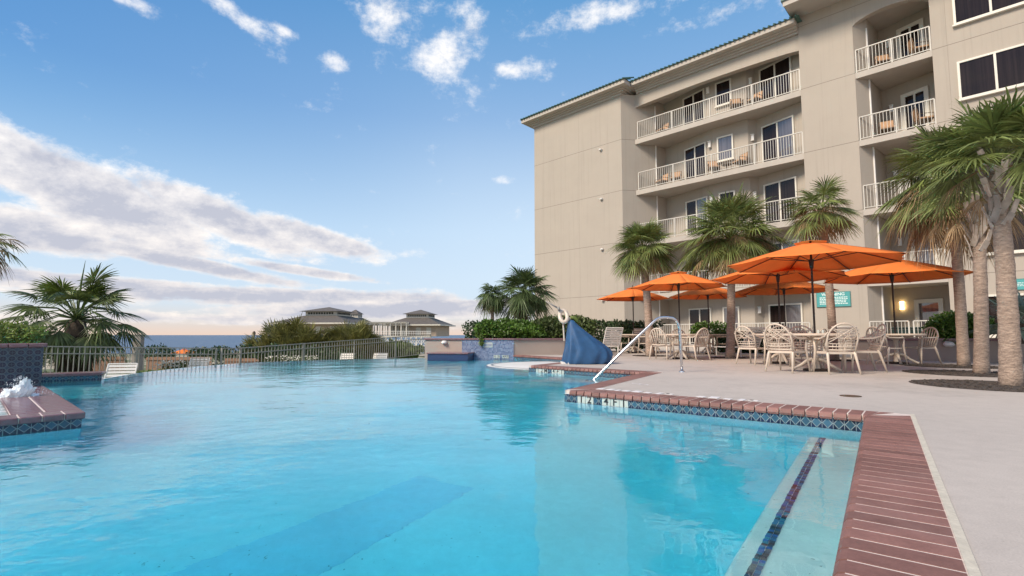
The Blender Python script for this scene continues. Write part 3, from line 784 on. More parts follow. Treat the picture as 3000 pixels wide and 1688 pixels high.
# two palms above the far planter
palm('palm_tree', at(1442,985,24), at(1440,868,24), .09,.07, 'slim small palm with drooping brown crown, left of a pair above the far hedge', pet=.34, rad=.72, ng=34, nd=16, seed=21, e0=70, e1=-60, boots=0, green='green_frond_dark', droop=.9, nseg=16)
palm('palm_tree', at(1521,985,24.3), at(1536,862,24.3), .30,.17, 'thick shaggy-trunked palm with a round green crown beside the hotel end wall', pet=.75, rad=1.02, ng=70, nd=8, seed=22, e0=80, e1=-45, boots=0, bark='bark_dark', green='green_frond_dark', nseg=18)
mb = MB(); rr = random.Random(4); b0 = at(1521,985,24.3); b1 = at(1536,862,24.3)
for i in range(150):
    k = rr.random()*.8; a = rr.uniform(0, 2*PI); c = (b1-b0)*k; r = .30-.12*k; o = Vector((math.cos(a), math.sin(a), .5))
    mb.beam(c+o*r*.8, c+o*(r+rr.uniform(.10,.24)), .07, .02)
root = [o for o in bpy.data.objects if o.get('label', '').startswith('thick shaggy')][0]; mb.build('leaf_stubs', 'bark_dark', root)
# big fan palm, left
def fanpalm():
    b = Vector((-14.4,16.4,-.6)); root = empty('fan_palm', tuple(b), 0, 'large spreading fan palm with dark skirt behind the white fence at left', 'palm tree')
    rr = random.Random(31); t = Vector((0,0,1.85))
    mb = MB(); mb.tube([(0,0,0), (0,0,.9), (0,0,1.8)], [.5,.42,.22], 14); mb.build('trunk', 'bark_dark', root, smooth='all')
    mb = MB(); fronds(mb, t, 26, -50, -85, .5, .9, rr, nseg=18, spread=1.2, droop=.5, limp=.5, wid=.9); mb.build('skirt', 'bark_dark', root)
    mb = MB(); fronds(mb, t, 26, 62, 2, 1.25, 1.0, rr, nseg=28, spread=1.9, droop=.35, limp=.1, pw=.02)
    fronds(mb, t, 16, 0, -32, 1.15, .9, rr, nseg=24, spread=1.8, droop=.5, limp=.2, pw=.02); mb.build('crown', 'green_frond_mid', root)
    mb = MB(); fronds(mb, t, 7, 66, 40, 1.1, .85, rr, nseg=26, spread=1.7, droop=.3, limp=.1, pw=.02); mb.build('young_fronds', 'green_frond_lime', root)
    mb = MB(); mb.tube([t, t+Vector((.05,0,1.2)), t+Vector((.14,0,1.95))], [.03,.03,.005], 6); mb.build('spear_leaf', 'green_frond_dark', root)
fanpalm()
palm('palm_tree', (-13.3,12.2,-.45), (-13.15,12.0,2.95), .14,.12, 'dry brown-leaved palm whose drooping tips enter the left edge', pet=.42, rad=.62, ng=10, nd=26, seed=33, d0=35, d1=-60, e0=40, e1=-20, nseg=14, dscale=1.25)
# spiky clumps in the middle distance
def clump(name, c, rx, ry, h, n, seed, label, mat, cat='shrub', group=None, rad=.75):
    rr = random.Random(seed); root_c = Vector(c); mb = MB()
    for i in range(n):
        a = rr.uniform(0, 2*PI); q = math.sqrt(rr.random()); x, y = math.cos(a)*rx*q, math.sin(a)*ry*q
        top = h*(1-.45*q*q)*rr.uniform(.45, 1.0)
        e = R(rr.uniform(25, 85)); az = math.atan2(y, x)+rr.uniform(-.9, .9)
        d = Vector((math.cos(az)*math.cos(e), math.sin(az)*math.cos(e), math.sin(e)))
        c0 = Vector((x, y, max(0, top-rad))); mb.tube([c0-d*.5, c0], .012, 3, cap=False)
        fan(mb, c0, d, rad*rr.uniform(.7,1.2), 13, 1.35, .15, rr, wid=.8, join=.35)
    o = mb.build(name, mat); o.location = root_c; return tag(o, label, cat, group)
clump('palmetto_clump', (-12.7,29,-1.3), 2.75, 1.6, 3.5, 560, 41, 'larger left clump of spiky saw palmettos behind the white fence', 'olive_frond', group='spiky palmetto clumps behind the fence', rad=.8)
clump('palmetto_clump', (-9.6,29.5,-1.2), 1.95, 1.4, 3.3, 420, 42, 'smaller right clump of spiky saw palmettos in front of the pavilions', 'olive_frond', group='spiky palmetto clumps behind the fence', rad=.8)
def leafy(name, c, half, n, size, seed, label, mat, cat='shrub', group=None, box=0.0, kind=None, up=.4, rz=0):
    rr = random.Random(seed); mb = MB(); c = Vector(c); hx, hy, hz = half; off = Vector((seed*3.1, seed*1.7, 0))
    k = 0
    while k < n:
        v = Vector((rr.uniform(-1,1), rr.uniform(-1,1), rr.uniform(-1,1)))
        if box: rad = max(abs(v.x), abs(v.y), abs(v.z))*.9+.1*v.length
        else: rad = v.length
        lim = 1.0-(.28 if not box else .10)*(noise.noise(Vector((v.x*hx, v.y*hy, v.z*hz))*2.0+off)+.4)
        if rad > lim or rad < lim*.45: continue
        p = Vector((v.x*hx, v.y*hy, v.z*hz)); s = size*rr.uniform(.6, 1.3)
        d = Vector((rr.gauss(0,1), rr.gauss(0,1), rr.gauss(0,1)+up)).normalized(); t = d.cross(Vector((rr.gauss(0,1), rr.gauss(0,1), rr.gauss(0,1)))).normalized()
        mb.add([p, p+d*s*.5+t*s*.28, p+d*s, p+d*s*.5-t*s*.28], [(0,1,2,3)]); k += 1
    o = mb.build(name, mat); o.location = c; o.rotation_euler = (0,0,rz); return tag(o, label, cat, group, kind)
leafy('clipped_hedge', (2.2,21.6,.72), (4.4,.9,.62), 14000, .13, 51, 'long dark clipped hedge behind the bushy planter shrub and the palm pair', 'hedge_leaf', 'hedge', box=1)
leafy('planter_shrub', (-.15,19.0,.82), (1.75,.75,.52), 9000, .12, 52, 'bright green bushy shrub filling the planter above the mosaic panel', 'shrub_leaf')
leafy('planter_shrub', (2.1,19.3,.90), (1.5,.75,.62), 9000, .12, 53, 'mixed green and brown shrub in the planter behind the blue lift cover', 'shrub_leaf_mixed')
leafy('trailing_vine', tuple(onwall(1411,1000,.09)), (.08,.05,.26), 200, .07, 54, 'yellow-green vine trailing over the blue mosaic wall', 'green_frond_lime', 'vine')
leafy('patio_shrub', tuple(at(1852,968,22.5)), (.62,.5,.42), 1500, .10, 55, 'bright green shrub by the first umbrella in front of the hotel end', 'shrub_leaf')
leafy('patio_shrub', tuple(at(2078,970,21)), (.95,.5,.40), 2000, .10, 56, 'bright green shrub in front of the patio sliding doors', 'shrub_leaf')
leafy('clipped_hedge', (9.9,19.9,.42), (1.7,.5,.44), 6000, .12, 57, 'low dark hedge behind the white lounger below the patio railing', 'hedge_leaf', 'hedge', box=1, rz=-.75)
leafy('planter_shrub', tuple(at(2800,968,13.9)), (.92,.6,.60), 6500, .10, 58, 'dense green shrub in the raised planter behind the three palm trunks', 'shrub_leaf')
leafy('planter_shrub', (-7.75,7.55,.74), (.62,.3,.20), 2200, .06, 59, 'yellow-green shrub on top of the tiled fountain wall', 'green_frond_lime')
leafy('hedge_mass', (-11.8,26.0,-.6), (4.6,1.0,.95), 5200, .15, 60, 'dark undergrowth behind the white fence below the palmettos', 'hedge_leaf', 'undergrowth', kind='stuff')
leafy('dune_grass', (-8.2,31.5,-.45), (3.0,1.0,.75), 5200, .26, 61, 'pale green dune grass behind the fence beside the planter wall', 'grass', 'grass', kind='stuff', up=2.5)
for i, (px, Y, hx, hz, l) in enumerate(((465,44,1.5,.75,'dark round bush by the sea right of the timber post'), (586,48,1.3,.6,'small dark bush between the two far orange umbrellas, left one'), (647,50,1.35,.75,'small dark bush just left of the tall lamp post'), (90,22,1.2,1.3,'dark shrub left of the fan palm above the fountain wall'))):
    leafy('sea_bush', tuple(at(px, 1035 if i < 3 else 1010, Y)), (hx, hx, hz), 900 if i < 3 else 1800, .22 if i < 3 else .14, 70+i, l, 'hedge_leaf')
for i, (px, py, Y, hx, l) in enumerate(((540,1074,19.0,1.0,'white-flowering low bushes beyond the vanishing edge, left of the second lounger'), (860,1056,22.5,1.15,'white-flowering low bushes below the fence in front of the palmettos'))):
    o = leafy('flower_bush', tuple(at(px, py, Y)), (hx, .4, .20), 900, .09, 80+i, l, 'shrub_leaf_mixed', 'flower bush', group='white-flowering bushes beyond the pool')
    rr = random.Random(90+i); mb = MB()
    for k in range(150):
        p = Vector((rr.uniform(-1,1)*hx*.95, rr.uniform(-.4,.2), rr.uniform(-.05,.22))); s = .035; mb.box(p, (s,s,s), rr.uniform(0,3), rr.uniform(0,3))
    mb.build('blossom', 'flower', o)
# lawn strip beyond the edge
mb = MB(); rr = random.Random(8)
for i in range(9000):
    x = rr.uniform(-16,-5); y = rr.uniform(9.5, 22)
    if y > 15.2+max(0, (x+12.5))*1.35 or (x > -9.2 and y < 18.2) or x > -9.2+max(0, y-14)*.6: continue
    h = rr.uniform(.03,.09); a = rr.uniform(0, PI); w = .02
    mb.add([(x-w*math.cos(a), y-w*math.sin(a), -.425), (x+w*math.cos(a), y+w*math.sin(a), -.425), (x+rr.uniform(-.03,.03), y, -.42+h)], [(0,1,2)])
tag(mb.build('lawn_grass', 'grass'), 'short lawn grass strip between the vanishing edge and the fence', 'grass', kind='stuff')
# pale fan plant at the right edge
rr = random.Random(9); p = at(2992,1000,12.4); root = empty('blue_fan_palm', (p.x, p.y, .5), 0, 'pale blue-green fan palm cut by the right edge behind the nearest trunk', 'plant')
mb = MB(); mb.tube([(0,0,0), (0,0,.5)], .08, 8); mb.build('trunk', 'bark_dark', root)
mb = MB(); fronds(mb, Vector((0,0,.5)), 13, 75, -5, .5, .62, rr, nseg=24, spread=2.3, droop=.1, limp=0); mb.build('crown', 'grey_frond', root)

# ------------------------------------------------------------------ white fence and other things beyond the edge
def fence(pts, name, label, step=.118, hts=None, group=None, mat='fence_metal', mid=.20, h=1.07, posts=1.8, cat='fence', bar=.019):
    """pts: (x, y, ztop)"""
    o0 = Vector(pts[0]); o0.z -= h; root = empty(name, tuple(o0), 0, label, cat, group); rails = MB(); bars = MB(); acc = 0
    for i in range(len(pts)-1):
        a, b = Vector(pts[i])-o0, Vector(pts[i+1])-o0; L = (b-a).length; n = max(1, int(L/step))
        
        for dz_, w_ in ((0, .045), (mid, .03), (h-.08, .03)): MB().beam(a-Vector((0,0,dz_)), b-Vector((0,0,dz_)), w_, .032).build('rail', mat, root)
        for k in range(n+1):
            p = a.lerp(b, k/n)
            bars.beam(p-Vector((0,0,h-.07)), p-Vector((0,0,.02)), bar, bar)
        m = max(1, round(L/posts))
        for k in range(m+1):
            p = a.lerp(b, k/m); pb = MB(); pb.beam(p-Vector((0,0,h)), p+Vector((0,0,.01)), .05, .05); pb.build('post', mat, root)
    bars.build('baluster', mat, root); return root
f0 = at(120,1015,14.0); f1 = at(634,1021,17.2); f2 = at(650,1021,17.3); f3 = at(704,1020,18.0); f4 = at(1262,980.5,26.6)
fence([tuple(f0), tuple(f1)], 'metal_fence', 'grey metal picket fence section at left in front of the fan palm')
fence([tuple(f2), tuple(f3)], 'fence_gate', 'narrow picket gate between thick posts where the fence starts to climb', cat='gate')
fence([tuple(f3+Vector((.02,.02,0))), tuple(f4)], 'metal_fence', 'grey metal picket fence section climbing right to the planter wall', posts=2.6, step=.13)
rr = random.Random(12); y0 = 24.5
for i, (xa, xb, ztop, l) in enumerate(((262,372,1045,'light brown board fence section left of the timber posts beyond the picket fence'), (430,622,1046,'reddish brown board fence beyond the picket fence right of the timber posts'), (660,760,1050,'brown board fence beyond the picket gate'))):
    a, b = at(xa, ztop, 24.0), at(xb, ztop, 24.0); root = empty('board_fence', (a.x, a.y, a.z-1.2), 0, l, 'fence', 'brown board fences beyond the picket fence')
    mb = MB(); L = b.x-a.x; n = int(L/.15)
    for k in range(n): mb.box((k*.15+.07, 0, .6+rr.uniform(-.01,.01)), (.14,.025,1.2))
    mb.build('board', 'brown_timber', root); [MB().box((L/2,-.03,zz_), (L,.04,.09)).build('rail', 'brown_timber', root) for zz_ in (1.1,.4)]
for px, l, w in ((398,'thinner timber post left of the stout grey one beyond the fence',.13), (411,'stout grey timber post standing in front of the sea horizon',.20)):
    p = at(px, 975+8, 19.5); mb = MB(); mb.box((0,0,.5), (w,w,2.6)); mb.box((0,0,1.82), (w*1.15,w*1.15,.04)); o = mb.build('timber_post', 'grey_timber'); o.location = (p.x, p.y, p.z-1.8); tag(o, l, 'post')
# lamp post and far umbrellas
p = at(743,1012,52); root = empty('lamp_post', (p.x, p.y, p.z-1.5), 0, 'dark lamp post standing alone against the sea', 'lamp post')
mb = MB(); mb.tube([(0,0,0), (0,0,2.6)], .06, 8); mb.build('pole', 'bronze', root); mb = MB(); mb.lathe([(.03,2.6),(.16,2.65),(.13,2.9),(.02,3.0)], (0,0,0), 10); mb.build('lantern', 'bronze', root)

# ------------------------------------------------------------------ umbrellas
def umbrella(loc, r, rot, label, zr=2.17, za=2.62, seed=0, pole=1, group='orange umbrellas over the terrace tables'):
    root = empty('umbrella', loc, rot, label, 'umbrella', group); n = 8; rr = random.Random(seed)
    mb = MB(); J = 5; K = 7
    cpy = 1.0
    for i in range(n):
        a0, a1 = 2*PI*i/n, 2*PI*(i+1)/n; vs = []
        for k in range(K+1):
            t = .13+.87*k/K
            for j in range(J+1):
                u = j/J; p = Vector((math.cos(a0), math.sin(a0), 0)).lerp(Vector((math.cos(a1), math.sin(a1), 0)), u)*r*t
                sag = 4*u*(1-u)*.035*t*r*.5; edge = 4*u*(1-u)*.02*(1 if k == K else 0)
                z = za-(za-zr)*(t**1.12)-sag+edge
                # pull the rim slightly inwards between ribs
                vs.append(p*(1-4*u*(1-u)*.03*(k/K))+Vector((0,0,z)))
        fs = [(k*(J+1)+j, k*(J+1)+j+1, (k+1)*(J+1)+j+1, (k+1)*(J+1)+j) for k in range(K) for j in range(J)]
        mb.add(vs, fs)
    can = mb.build('canopy', 'orange_canvas', root, smooth=True)
    so = can.modifiers.new('thick', 'SOLIDIFY'); so.thickness = .004
    mb = MB(); pr = []
    for i in range(n):
        a0, a1 = 2*PI*i/n, 2*PI*(i+1)/n; c = lambda a, q, z: Vector((math.cos(a)*q, math.sin(a)*q, z))
        mb.add([c(a0,.02,za+.035), c(a1,.02,za+.035), c(a1,r*.19,za-.015), c(a0,r*.19,za-.015)], [(0,1,2,3)])
    mb.build('vent_cap', 'orange_canvas', root)
    mb = MB(); mb.tube([(0,0,.02), (0,0,za+.03)], .021, 10); mb.build('pole', 'pole_metal', root, smooth=True)
    mb = MB(); mb.lathe([(.005,za+.12),(.016,za+.09),(.012,za+.07),(.028,za+.05),(.015,za+.03)][::-1], n=10)
    mb.build('finial', 'pole_metal', root, smooth=True)
    mb = MB(); zh = zr+.06; mb.lathe([(.022,zh-.16),(.034,zh-.15),(.048,zh-.02),(.055,zh+.03),(.022,zh+.04)], n=12); mb.build('hub', 'pole_metal', root, smooth=True)
    for i in range(n):
        a = 2*PI*i/n; d = Vector((math.cos(a), math.sin(a), 0)); rb = MB()
        q = [d*r*t+Vector((0,0,za-(za-zr)*(t**1.12)-.018)) for t in (.03,.35,.7,.985)]; rb.tube(q, .0085, 5); o = rb.build('rib', 'pole_metal', root)
        sb_ = MB(); sb_.tube([d*.04+Vector((0,0,zh)), d*r*.52+Vector((0,0,za-(za-zr)*(.52**1.12)-.03))], .0075, 5); sb_.build('strut', 'pole_metal', o)
    mb = MB(); mb.lathe([(.001,.0),(.24,.0),(.24,.035),(.20,.05),(.03,.055),(.026,.22),(.001,.22)], n=20); mb.build('base', 'pole_metal', root)
    return root
UM = [((6.13,10.05),1.62,'nearest and largest orange umbrella, over the front table'), ((9.73,12.6),1.6,'orange umbrella farthest right, partly behind a palm trunk'), ((6.81,12.6),1.6,'orange umbrella just behind and left of the nearest one'),
      ((5.07,15.0),1.42,'orange umbrella in front of the left terrace palm, second from the pool end'), ((9.1,16.5),1.6,'orange umbrella at the back beside the teal warning sign'), ((7.5,18.9),1.48,'orange umbrella low behind the wide-crowned palm trunk'), ((4.9,20.0),1.46,'farthest orange umbrella, leftmost, against the hotel end wall')]
for i, ((x, y), r, l) in enumerate(UM): umbrella((x,y,0), r, R(-13+[0,6,-3,4,-6,9,2][i]), l, seed=i, zr=2.17, za=2.62 if i != 1 else 2.68)
for px, l in ((540,'small far orange umbrella in front of the sea, the left one of two'), (728,'small far orange umbrella just left of the lamp post')):
    p = at(px, 1022, 50); umbrella((p.x, p.y, p.z-2.65), 1.35, 0, l, group='far orange umbrellas by the beach')

# ------------------------------------------------------------------ tables and chairs
def make_table():
    t = empty('round_table'); 
    mb = MB(); mb.lathe([(.03,.71),(.58,.705),(.60,.70),(.615,.715),(.615,.742),(.60,.752),(.03,.752)], n=40); mb.build('tabletop', 'resin', t, smooth=True)
    mb = MB(); mb.lathe([(.045,.02),(.075,.04),(.06,.12),(.045,.3),(.05,.55),(.09,.68),(.14,.705)], n=16); mb.build('pedestal', 'resin', t, smooth=True)
    for k in range(4):
        a = PI/4+k*PI/2; d = Vector((math.cos(a), math.sin(a), 0)); u = Vector((0,0,1)); mb = MB()
        mb.tube([d*.05+u*.24, d*.15+u*.21, d*.27+u*.11, d*.38+u*.045, d*.43+u*.02], [.04,.036,.03,.028,.03], 8, flat=1.0); mb.build('leg', 'resin', t, smooth=True)
    for k in range(4):
        a = k*PI/2; d = Vector((math.cos(a), math.sin(a), 0)); mb = MB(); mb.beam(d*.08+Vector((0,0,.62)), d*.42+Vector((0,0,.70)), .03, .03); mb.build('brace', 'resin', t)
    return t
def make_chair(kind, mat):
    """seat faces +y"""
    t = empty('garden_chair'); sz = .41
    def bp(u, v): return Vector((u*(1+v*.12), -.21-v*.30-v*v*.05, sz+v))
    mb = MB(); NS = 9
    if kind == 'slat':
        mb.prism([(-.22,-.20), (-.25,.10), (-.235,.22), (-.15,.255), (.15,.255), (.235,.22), (.25,.10), (.22,-.20)], sz-.03, sz)
    else:
        mb.prism([(-.23,-.21), (-.255,.2), (-.2,.25), (.2,.25), (.255,.2), (.23,-.21)], sz-.045, sz)
    mb.build('seat', mat, t, bevel=.008)
    bk_ = MB(); arch = []
    H = .50 if kind == 'slat' else .52
    W = .225 if kind == 'slat' else .25
    for i in range(17):
        a = PI*i/16; arch.append((-W*math.cos(a), H*.42+(H*.58)*math.sin(a)))
    path = [bp(-W*.93, -.02)]+[bp(u, v) for u, v in arch]+[bp(W*.93, -.02)]
    bk_.tube(path, .019 if kind == 'slat' else .017, 7)
    if kind == 'slat':
        for i in range(7):
            u = (i-3)*.058; ut = u*1.15; vt = H*.42+H*.58*math.sqrt(max(0, 1-(ut/W)**2))
            a, b, m = bp(u*.85, .0), bp(ut, vt-.01), bp(u, vt*.5)
            bk_.tube([a, m, b], .015, 6, flat=.5, up=(0,1,0))
        bk_.tube([bp(-.2,.03), bp(0,.015), bp(.2,.03)], .02, 6)
    else:
        bk_.tube([bp(-W,.10), bp(0,.09), bp(W,.10)], .012, 6); bk_.tube([bp(-W,.035), bp(0,.03), bp(W,.035)], .014, 6)
        bk_.tube([bp(-W,.15), bp(0,.145), bp(W,.15)], .008, 6)
        for u in (-.15,-.09,-.03,.03,.09,.15): bk_.tube([bp(u,.03), bp(u,.15)], .006, 5)
        for s in (-1, 1):
            bk_.tube([bp(s*W*.96,.16), bp(s*.10,.25), bp(-s*.08,.38), bp(-s*.19,.46)], .0095, 6)
            bk_.tube([bp(s*W,.30), bp(s*.13,.31), bp(s*.04,.26), bp(s*.02,.15)], .0085, 6)
            bk_.tube([bp(s*.20,.43), bp(s*.10,.36), bp(s*.10,.27), bp(s*W,.22)], .0085, 6)
        bk_.tube([bp(.075*math.cos(a), .31+.075*math.sin(a)) for a in [2*PI*k/14 for k in range(15)]], .008, 6, cap=False)
        bk_.tube([bp(-W*.97,.40), bp(0,.415), bp(W*.97,.40)], .008, 6)
    bk_.build('backrest', mat, t, smooth='all')
    for s in (-1, 1):
        mb = MB(); mb.tube([bp(s*W*1.0,.36 if kind != 'slat' else .30), Vector((s*.275,-.24,.70 if kind != 'slat' else .66)), Vector((s*.29,-.10,.655)), Vector((s*.295,.06,.65)), Vector((s*.29,.20,.655)), Vector((s*.285,.245,.63))], [.015,.019,.022,.024,.024,.016], 7, flat=.8)
        mb.build('armrest', mat, t, smooth='all')
        mb = MB(); mb.tube([Vector((s*.283,.225,.645)), Vector((s*.262,.235,.45)), Vector((s*.262,.245,.38)), Vector((s*.285,.29,.0))], [.017,.021,.024,.015], 7); mb.build('leg', mat, t, smooth='all')
        mb = MB(); mb.tube([Vector((s*.225,-.19,.43)), Vector((s*.232,-.215,.36)), Vector((s*.262,-.31,.0))], [.022,.026,.015], 7); mb.build('leg', mat, t, smooth='all')
    return t
used = {}
def put(proto, key, maker, loc, rz, label, cat, group):
    if key not in used: o = maker(); used[key] = o; o.location = loc; o.rotation_euler = (0,0,rz); return tag(o, label, cat, group)
    o = copy_tree(used[key], loc, rz, label, group); o['category'] = cat; return o
TL = ['round resin table under the nearest umbrella', 'round resin table under the umbrella farthest right', 'round resin table just behind and left of the nearest table', 'round resin table between the two left terrace palm trunks, in front', 'round resin table at the back under the umbrella beside the warning sign', 'round resin table behind the wide-crowned palm trunk near the patio', 'farthest round resin table, behind the left terrace palm trunk']
for i, ((x, y), r, l) in enumerate(UM): put(None, 'table', make_table, (x, y, 0), .3*i, TL[i], 'table', 'round tables with umbrellas on the terrace')
def chair(kind, mat, x, y, tbl, label, jit=0.0):
    tx, ty = UM[tbl][0]; rz = math.atan2(ty-y, tx-x)-PI/2+jit
    put(None, kind+mat, lambda: make_chair(kind, mat), (x, y, 0), rz, label, 'chair', 'resin chairs around the terrace tables')
chair('lattice', 'resin', 5.40, 9.80, 0, 'lattice-backed chair left of the nearest table', .25)
chair('lattice', 'resin', 6.10, 9.38, 0, 'lattice-backed chair nearest the camera with its back turned', -.12)
chair('lattice', 'resin', 7.02, 9.98, 0, 'lattice-backed chair on the right side of the nearest table', -.2)
chair('lattice', 'resin', 6.45, 10.95, 0, 'lattice-backed chair on the far side of the nearest table')
chair('slat', 'resin', 9.12, 12.15, 1, 'slat-backed armchair left of the right-hand table, facing right', -.35)
chair('slat', 'resin', 10.28, 12.55, 1, 'slat-backed armchair right of the right-hand table, before the planter', .25)
chair('lattice', 'resin', 5.98, 12.35, 2, 'lattice-backed chair at the left side of the second table, beside the palm', .2)
chair('lattice', 'resin', 6.30, 11.75, 2, 'lattice-backed chair in front of the second table', .2)
chair('lattice', 'resin', 7.45, 13.2, 2, 'lattice-backed chair on the far side of the second table')
chair('slat', 'resin', 4.42, 14.7, 3, 'slat-backed chair just right of the left palm trunk', .5)
chair('slat', 'resin', 5.28, 14.35, 3, 'slat-backed chair seen right behind the steel handrail', .1)
chair('slat', 'resin', 5.3, 15.8, 3, 'slat-backed chair on the far side of the table behind the handrail')
chair('slat', 'resin_brown', 7.05, 18.2, 5, 'brownish slat-backed chair left of the shaded table near the patio')
chair('slat', 'resin_brown', 7.85, 18.1, 5, 'brownish slat-backed chair in front of the shaded table near the patio')
chair('slat', 'resin_brown', 7.6, 19.7, 5, 'brownish slat-backed chair behind the shaded table near the patio')
chair('slat', 'resin', 4.22, 19.5, 6, 'slat-backed chair left of the farthest table', .1)
chair('slat', 'resin', 5.3, 19.3, 6, 'slat-backed chair right of the farthest table, by the left palm trunk')
chair('slat', 'resin', 8.5, 16.0, 4, 'slat-backed chair left of the back table under the sign-side umbrella')
chair('slat', 'resin', 9.5, 15.7, 4, 'slat-backed chair in front of the back table under the sign-side umbrella')
# loungers
def make_lounger():
    t = empty('sun_lounger'); fr = MB()     # head at +y, lies along y, feet at -y; backrest raised
    for s in (-1, 1):
        fr.tube([(s*.31,-1.25,.30), (s*.31,.35,.30)], .02, 6)
    fr.tube([(-.31,-1.25,.30), (.31,-1.25,.30)], .02, 6); fr.build('frame', 'white_strap', t)
    for x, y in ((-.31,-1.05), (.31,-1.05), (-.31,.3), (.31,.3)):
        mb = MB(); mb.tube([(x,y,.30), (x,y,.0)], .02, 6); mb.build('leg', 'white_strap', t)
    mb = MB()
    for k in range(16): mb.box((0,-1.19+k*.098,.312), (.60,.062,.012))
    mb.build('seat_straps', 'white_strap', t)
    mb = MB(); a = R(62); d = Vector((0, math.cos(a), math.sin(a)))
    b0 = Vector((0,.37,.31))
    for s in (-1, 1): mb.tube([b0+Vector((s*.31,0,0)), b0+Vector((s*.31,0,0))+d*.74], .02, 6)
    mb.tube([b0+Vector((-.31,0,0))+d*.74, b0+Vector((.31,0,0))+d*.74], .02, 6)
    for k in range(8): mb.box(b0+d*(.06+k*.088), (.60,.062,.012), rx=a)
    mb.build('backrest', 'white_strap', t)
    return t
LG = [((3.36,17.75,0), .25+PI, 'white strap lounger with raised back just right of the blue lift cover'), ((5.25,21.2,0), PI+.1, 'white strap lounger behind the farthest table by the bright shrub'), ((7.85,16.9,0), PI+.2, 'white strap lounger with raised back just right of the wide-crowned palm trunk'), ((10.35,15.9,0), PI-.2, 'white strap lounger seen through the nearest chair backs')]
for l, rz, lab in LG: put(None, 'lounger', make_lounger, l, rz, lab, 'lounger', 'white strap loungers on the terrace')
for (px, Y, zt, rz, lab) in ((328,12.3,-.02,.35,'white strap lounger beyond the vanishing edge next to the low tiled wall'), (562,17.6,-.12,.2,'white strap lounger beyond the vanishing edge among the white flowers'), (1004,22.6,-.14,0,'white strap lounger below the fence, left of the far pair'), (1103,22.8,-.14,0,'white strap lounger below the fence, right of the far pair')):
    p = at(px, 1060, Y); put(None, 'lounger', make_lounger, (p.x, p.y, zt-.97), rz, lab, 'lounger', 'white strap loungers below the vanishing edge')
# small things on the front table
mb = MB(); mb.lathe([(.022,.752),(.022,.80),(.014,.82),(.001,.825)], (6.0,9.72,0), 10); tag(mb.build('salt_shaker', 'white_tile', smooth=True), 'small white shaker on the nearest table, left of two', 'shaker')
mb = MB(); mb.lathe([(.022,.752),(.022,.80),(.014,.82),(.001,.825)], (6.09,9.72,0), 10); tag(mb.build('salt_shaker', 'white_tile', smooth=True), 'small white shaker on the nearest table, right of two', 'shaker')

# ------------------------------------------------------------------ pool lift
lb = G(1652,1066); lift = empty('pool_lift', (lb.x, lb.y, 0), .05, 'pool lift under a blue fabric cover on the deck point', 'pool lift')
k = lb.y/FOC
def LX(px, py, y=0): return Vector(((px-1652)*k, y, (1066-py)*k))
secs = []; NZ = 16; NA = 56
prof = [(1066,1654,1776,.33), (1058,1652,1786,.36), (1040,1653,1791,.36), (1026,1655,1788,.34), (1008,1657,1764,.31), (985,1660,1732,.26), (965,1662,1706,.20), (952,1664,1690,.14), (944,1667,1684,.11), (940,1670,1680,.05)]
mb = MB(); vs = []
for py, xl, xr, hd in prof:
    a, b = LX(xl, py), LX(xr, py); cx = (a.x+b.x)/2; hw = (b.x-a.x)/2; z = a.z+.012
    for j in range(NA):
        t = 2*PI*j/NA; f = 1+(.13*abs(math.sin(t*5+z*2.2))-.06+.06*math.sin(t*13+2-z*4))*max(0, min(1, 1.15-z))
        cs, sn = math.cos(t), math.sin(t); pw = .7
        vs.append((cx+hw*math.copysign(abs(cs)**pw, cs)*(f if abs(cs) < .98 else 1), hd*math.copysign(abs(sn)**.8, sn)*f, z))
fs = [(i*NA+j, i*NA+(j+1) % NA, (i+1)*NA+(j+1) % NA, (i+1)*NA+j) for i in range(len(prof)-1) for j in range(NA)]+[tuple((len(prof)-1)*NA+j for j in range(NA))]
mb.add(vs, fs); co = mb.build('fabric_cover', 'cover_blue', lift, smooth='all'); sd = co.modifiers.new('s', 'SUBSURF'); sd.levels = sd.render_levels = 1
mb = MB(); mb.box(LX(1656,1064)+Vector((-.02,0,.0)), (.16,.30,.07)); mb.box(LX(1672,1066)+Vector((0,-.1,.01)), (.2,.22,.06)); mb.build('foot_plate', 'fixture_white', lift, bevel=.01)
mb = MB(); mb.tube([LX(1654,1000), LX(1651,950), LX(1648,930)], .022, 8); mb.tube([LX(1660,945), LX(1668,938), LX(1672,932)], .03, 8); mb.build('mast', 'resin', lift, smooth=True)
mb = MB(); c = LX(1652,928); ring = [c+Vector((math.cos(a)*.095, math.sin(a)*.09, math.sin(a)*.15)) for a in [2*PI*j/28 for j in range(29)]]
mb.tube(ring, .05, 10, cap=False); mb.build('arm_ring', 'resin', lift, smooth='all')
mb = MB(); mb.tube([LX(1638,905), LX(1620,895), LX(1600,884)], [.022,.018,.014], 8); mb.tube([LX(1636,900), LX(1640,912)], .035, 8); mb.build('arm_tip', 'grey_timber', lift, smooth='all')
mb = MB(); mb.tube([LX(1672,931), LX(1683,932), LX(1692,940), LX(1695,950)], [.04,.05,.045,.02], 8); mb.build('strap_roll', 'green_frond_lime', lift, smooth='all')
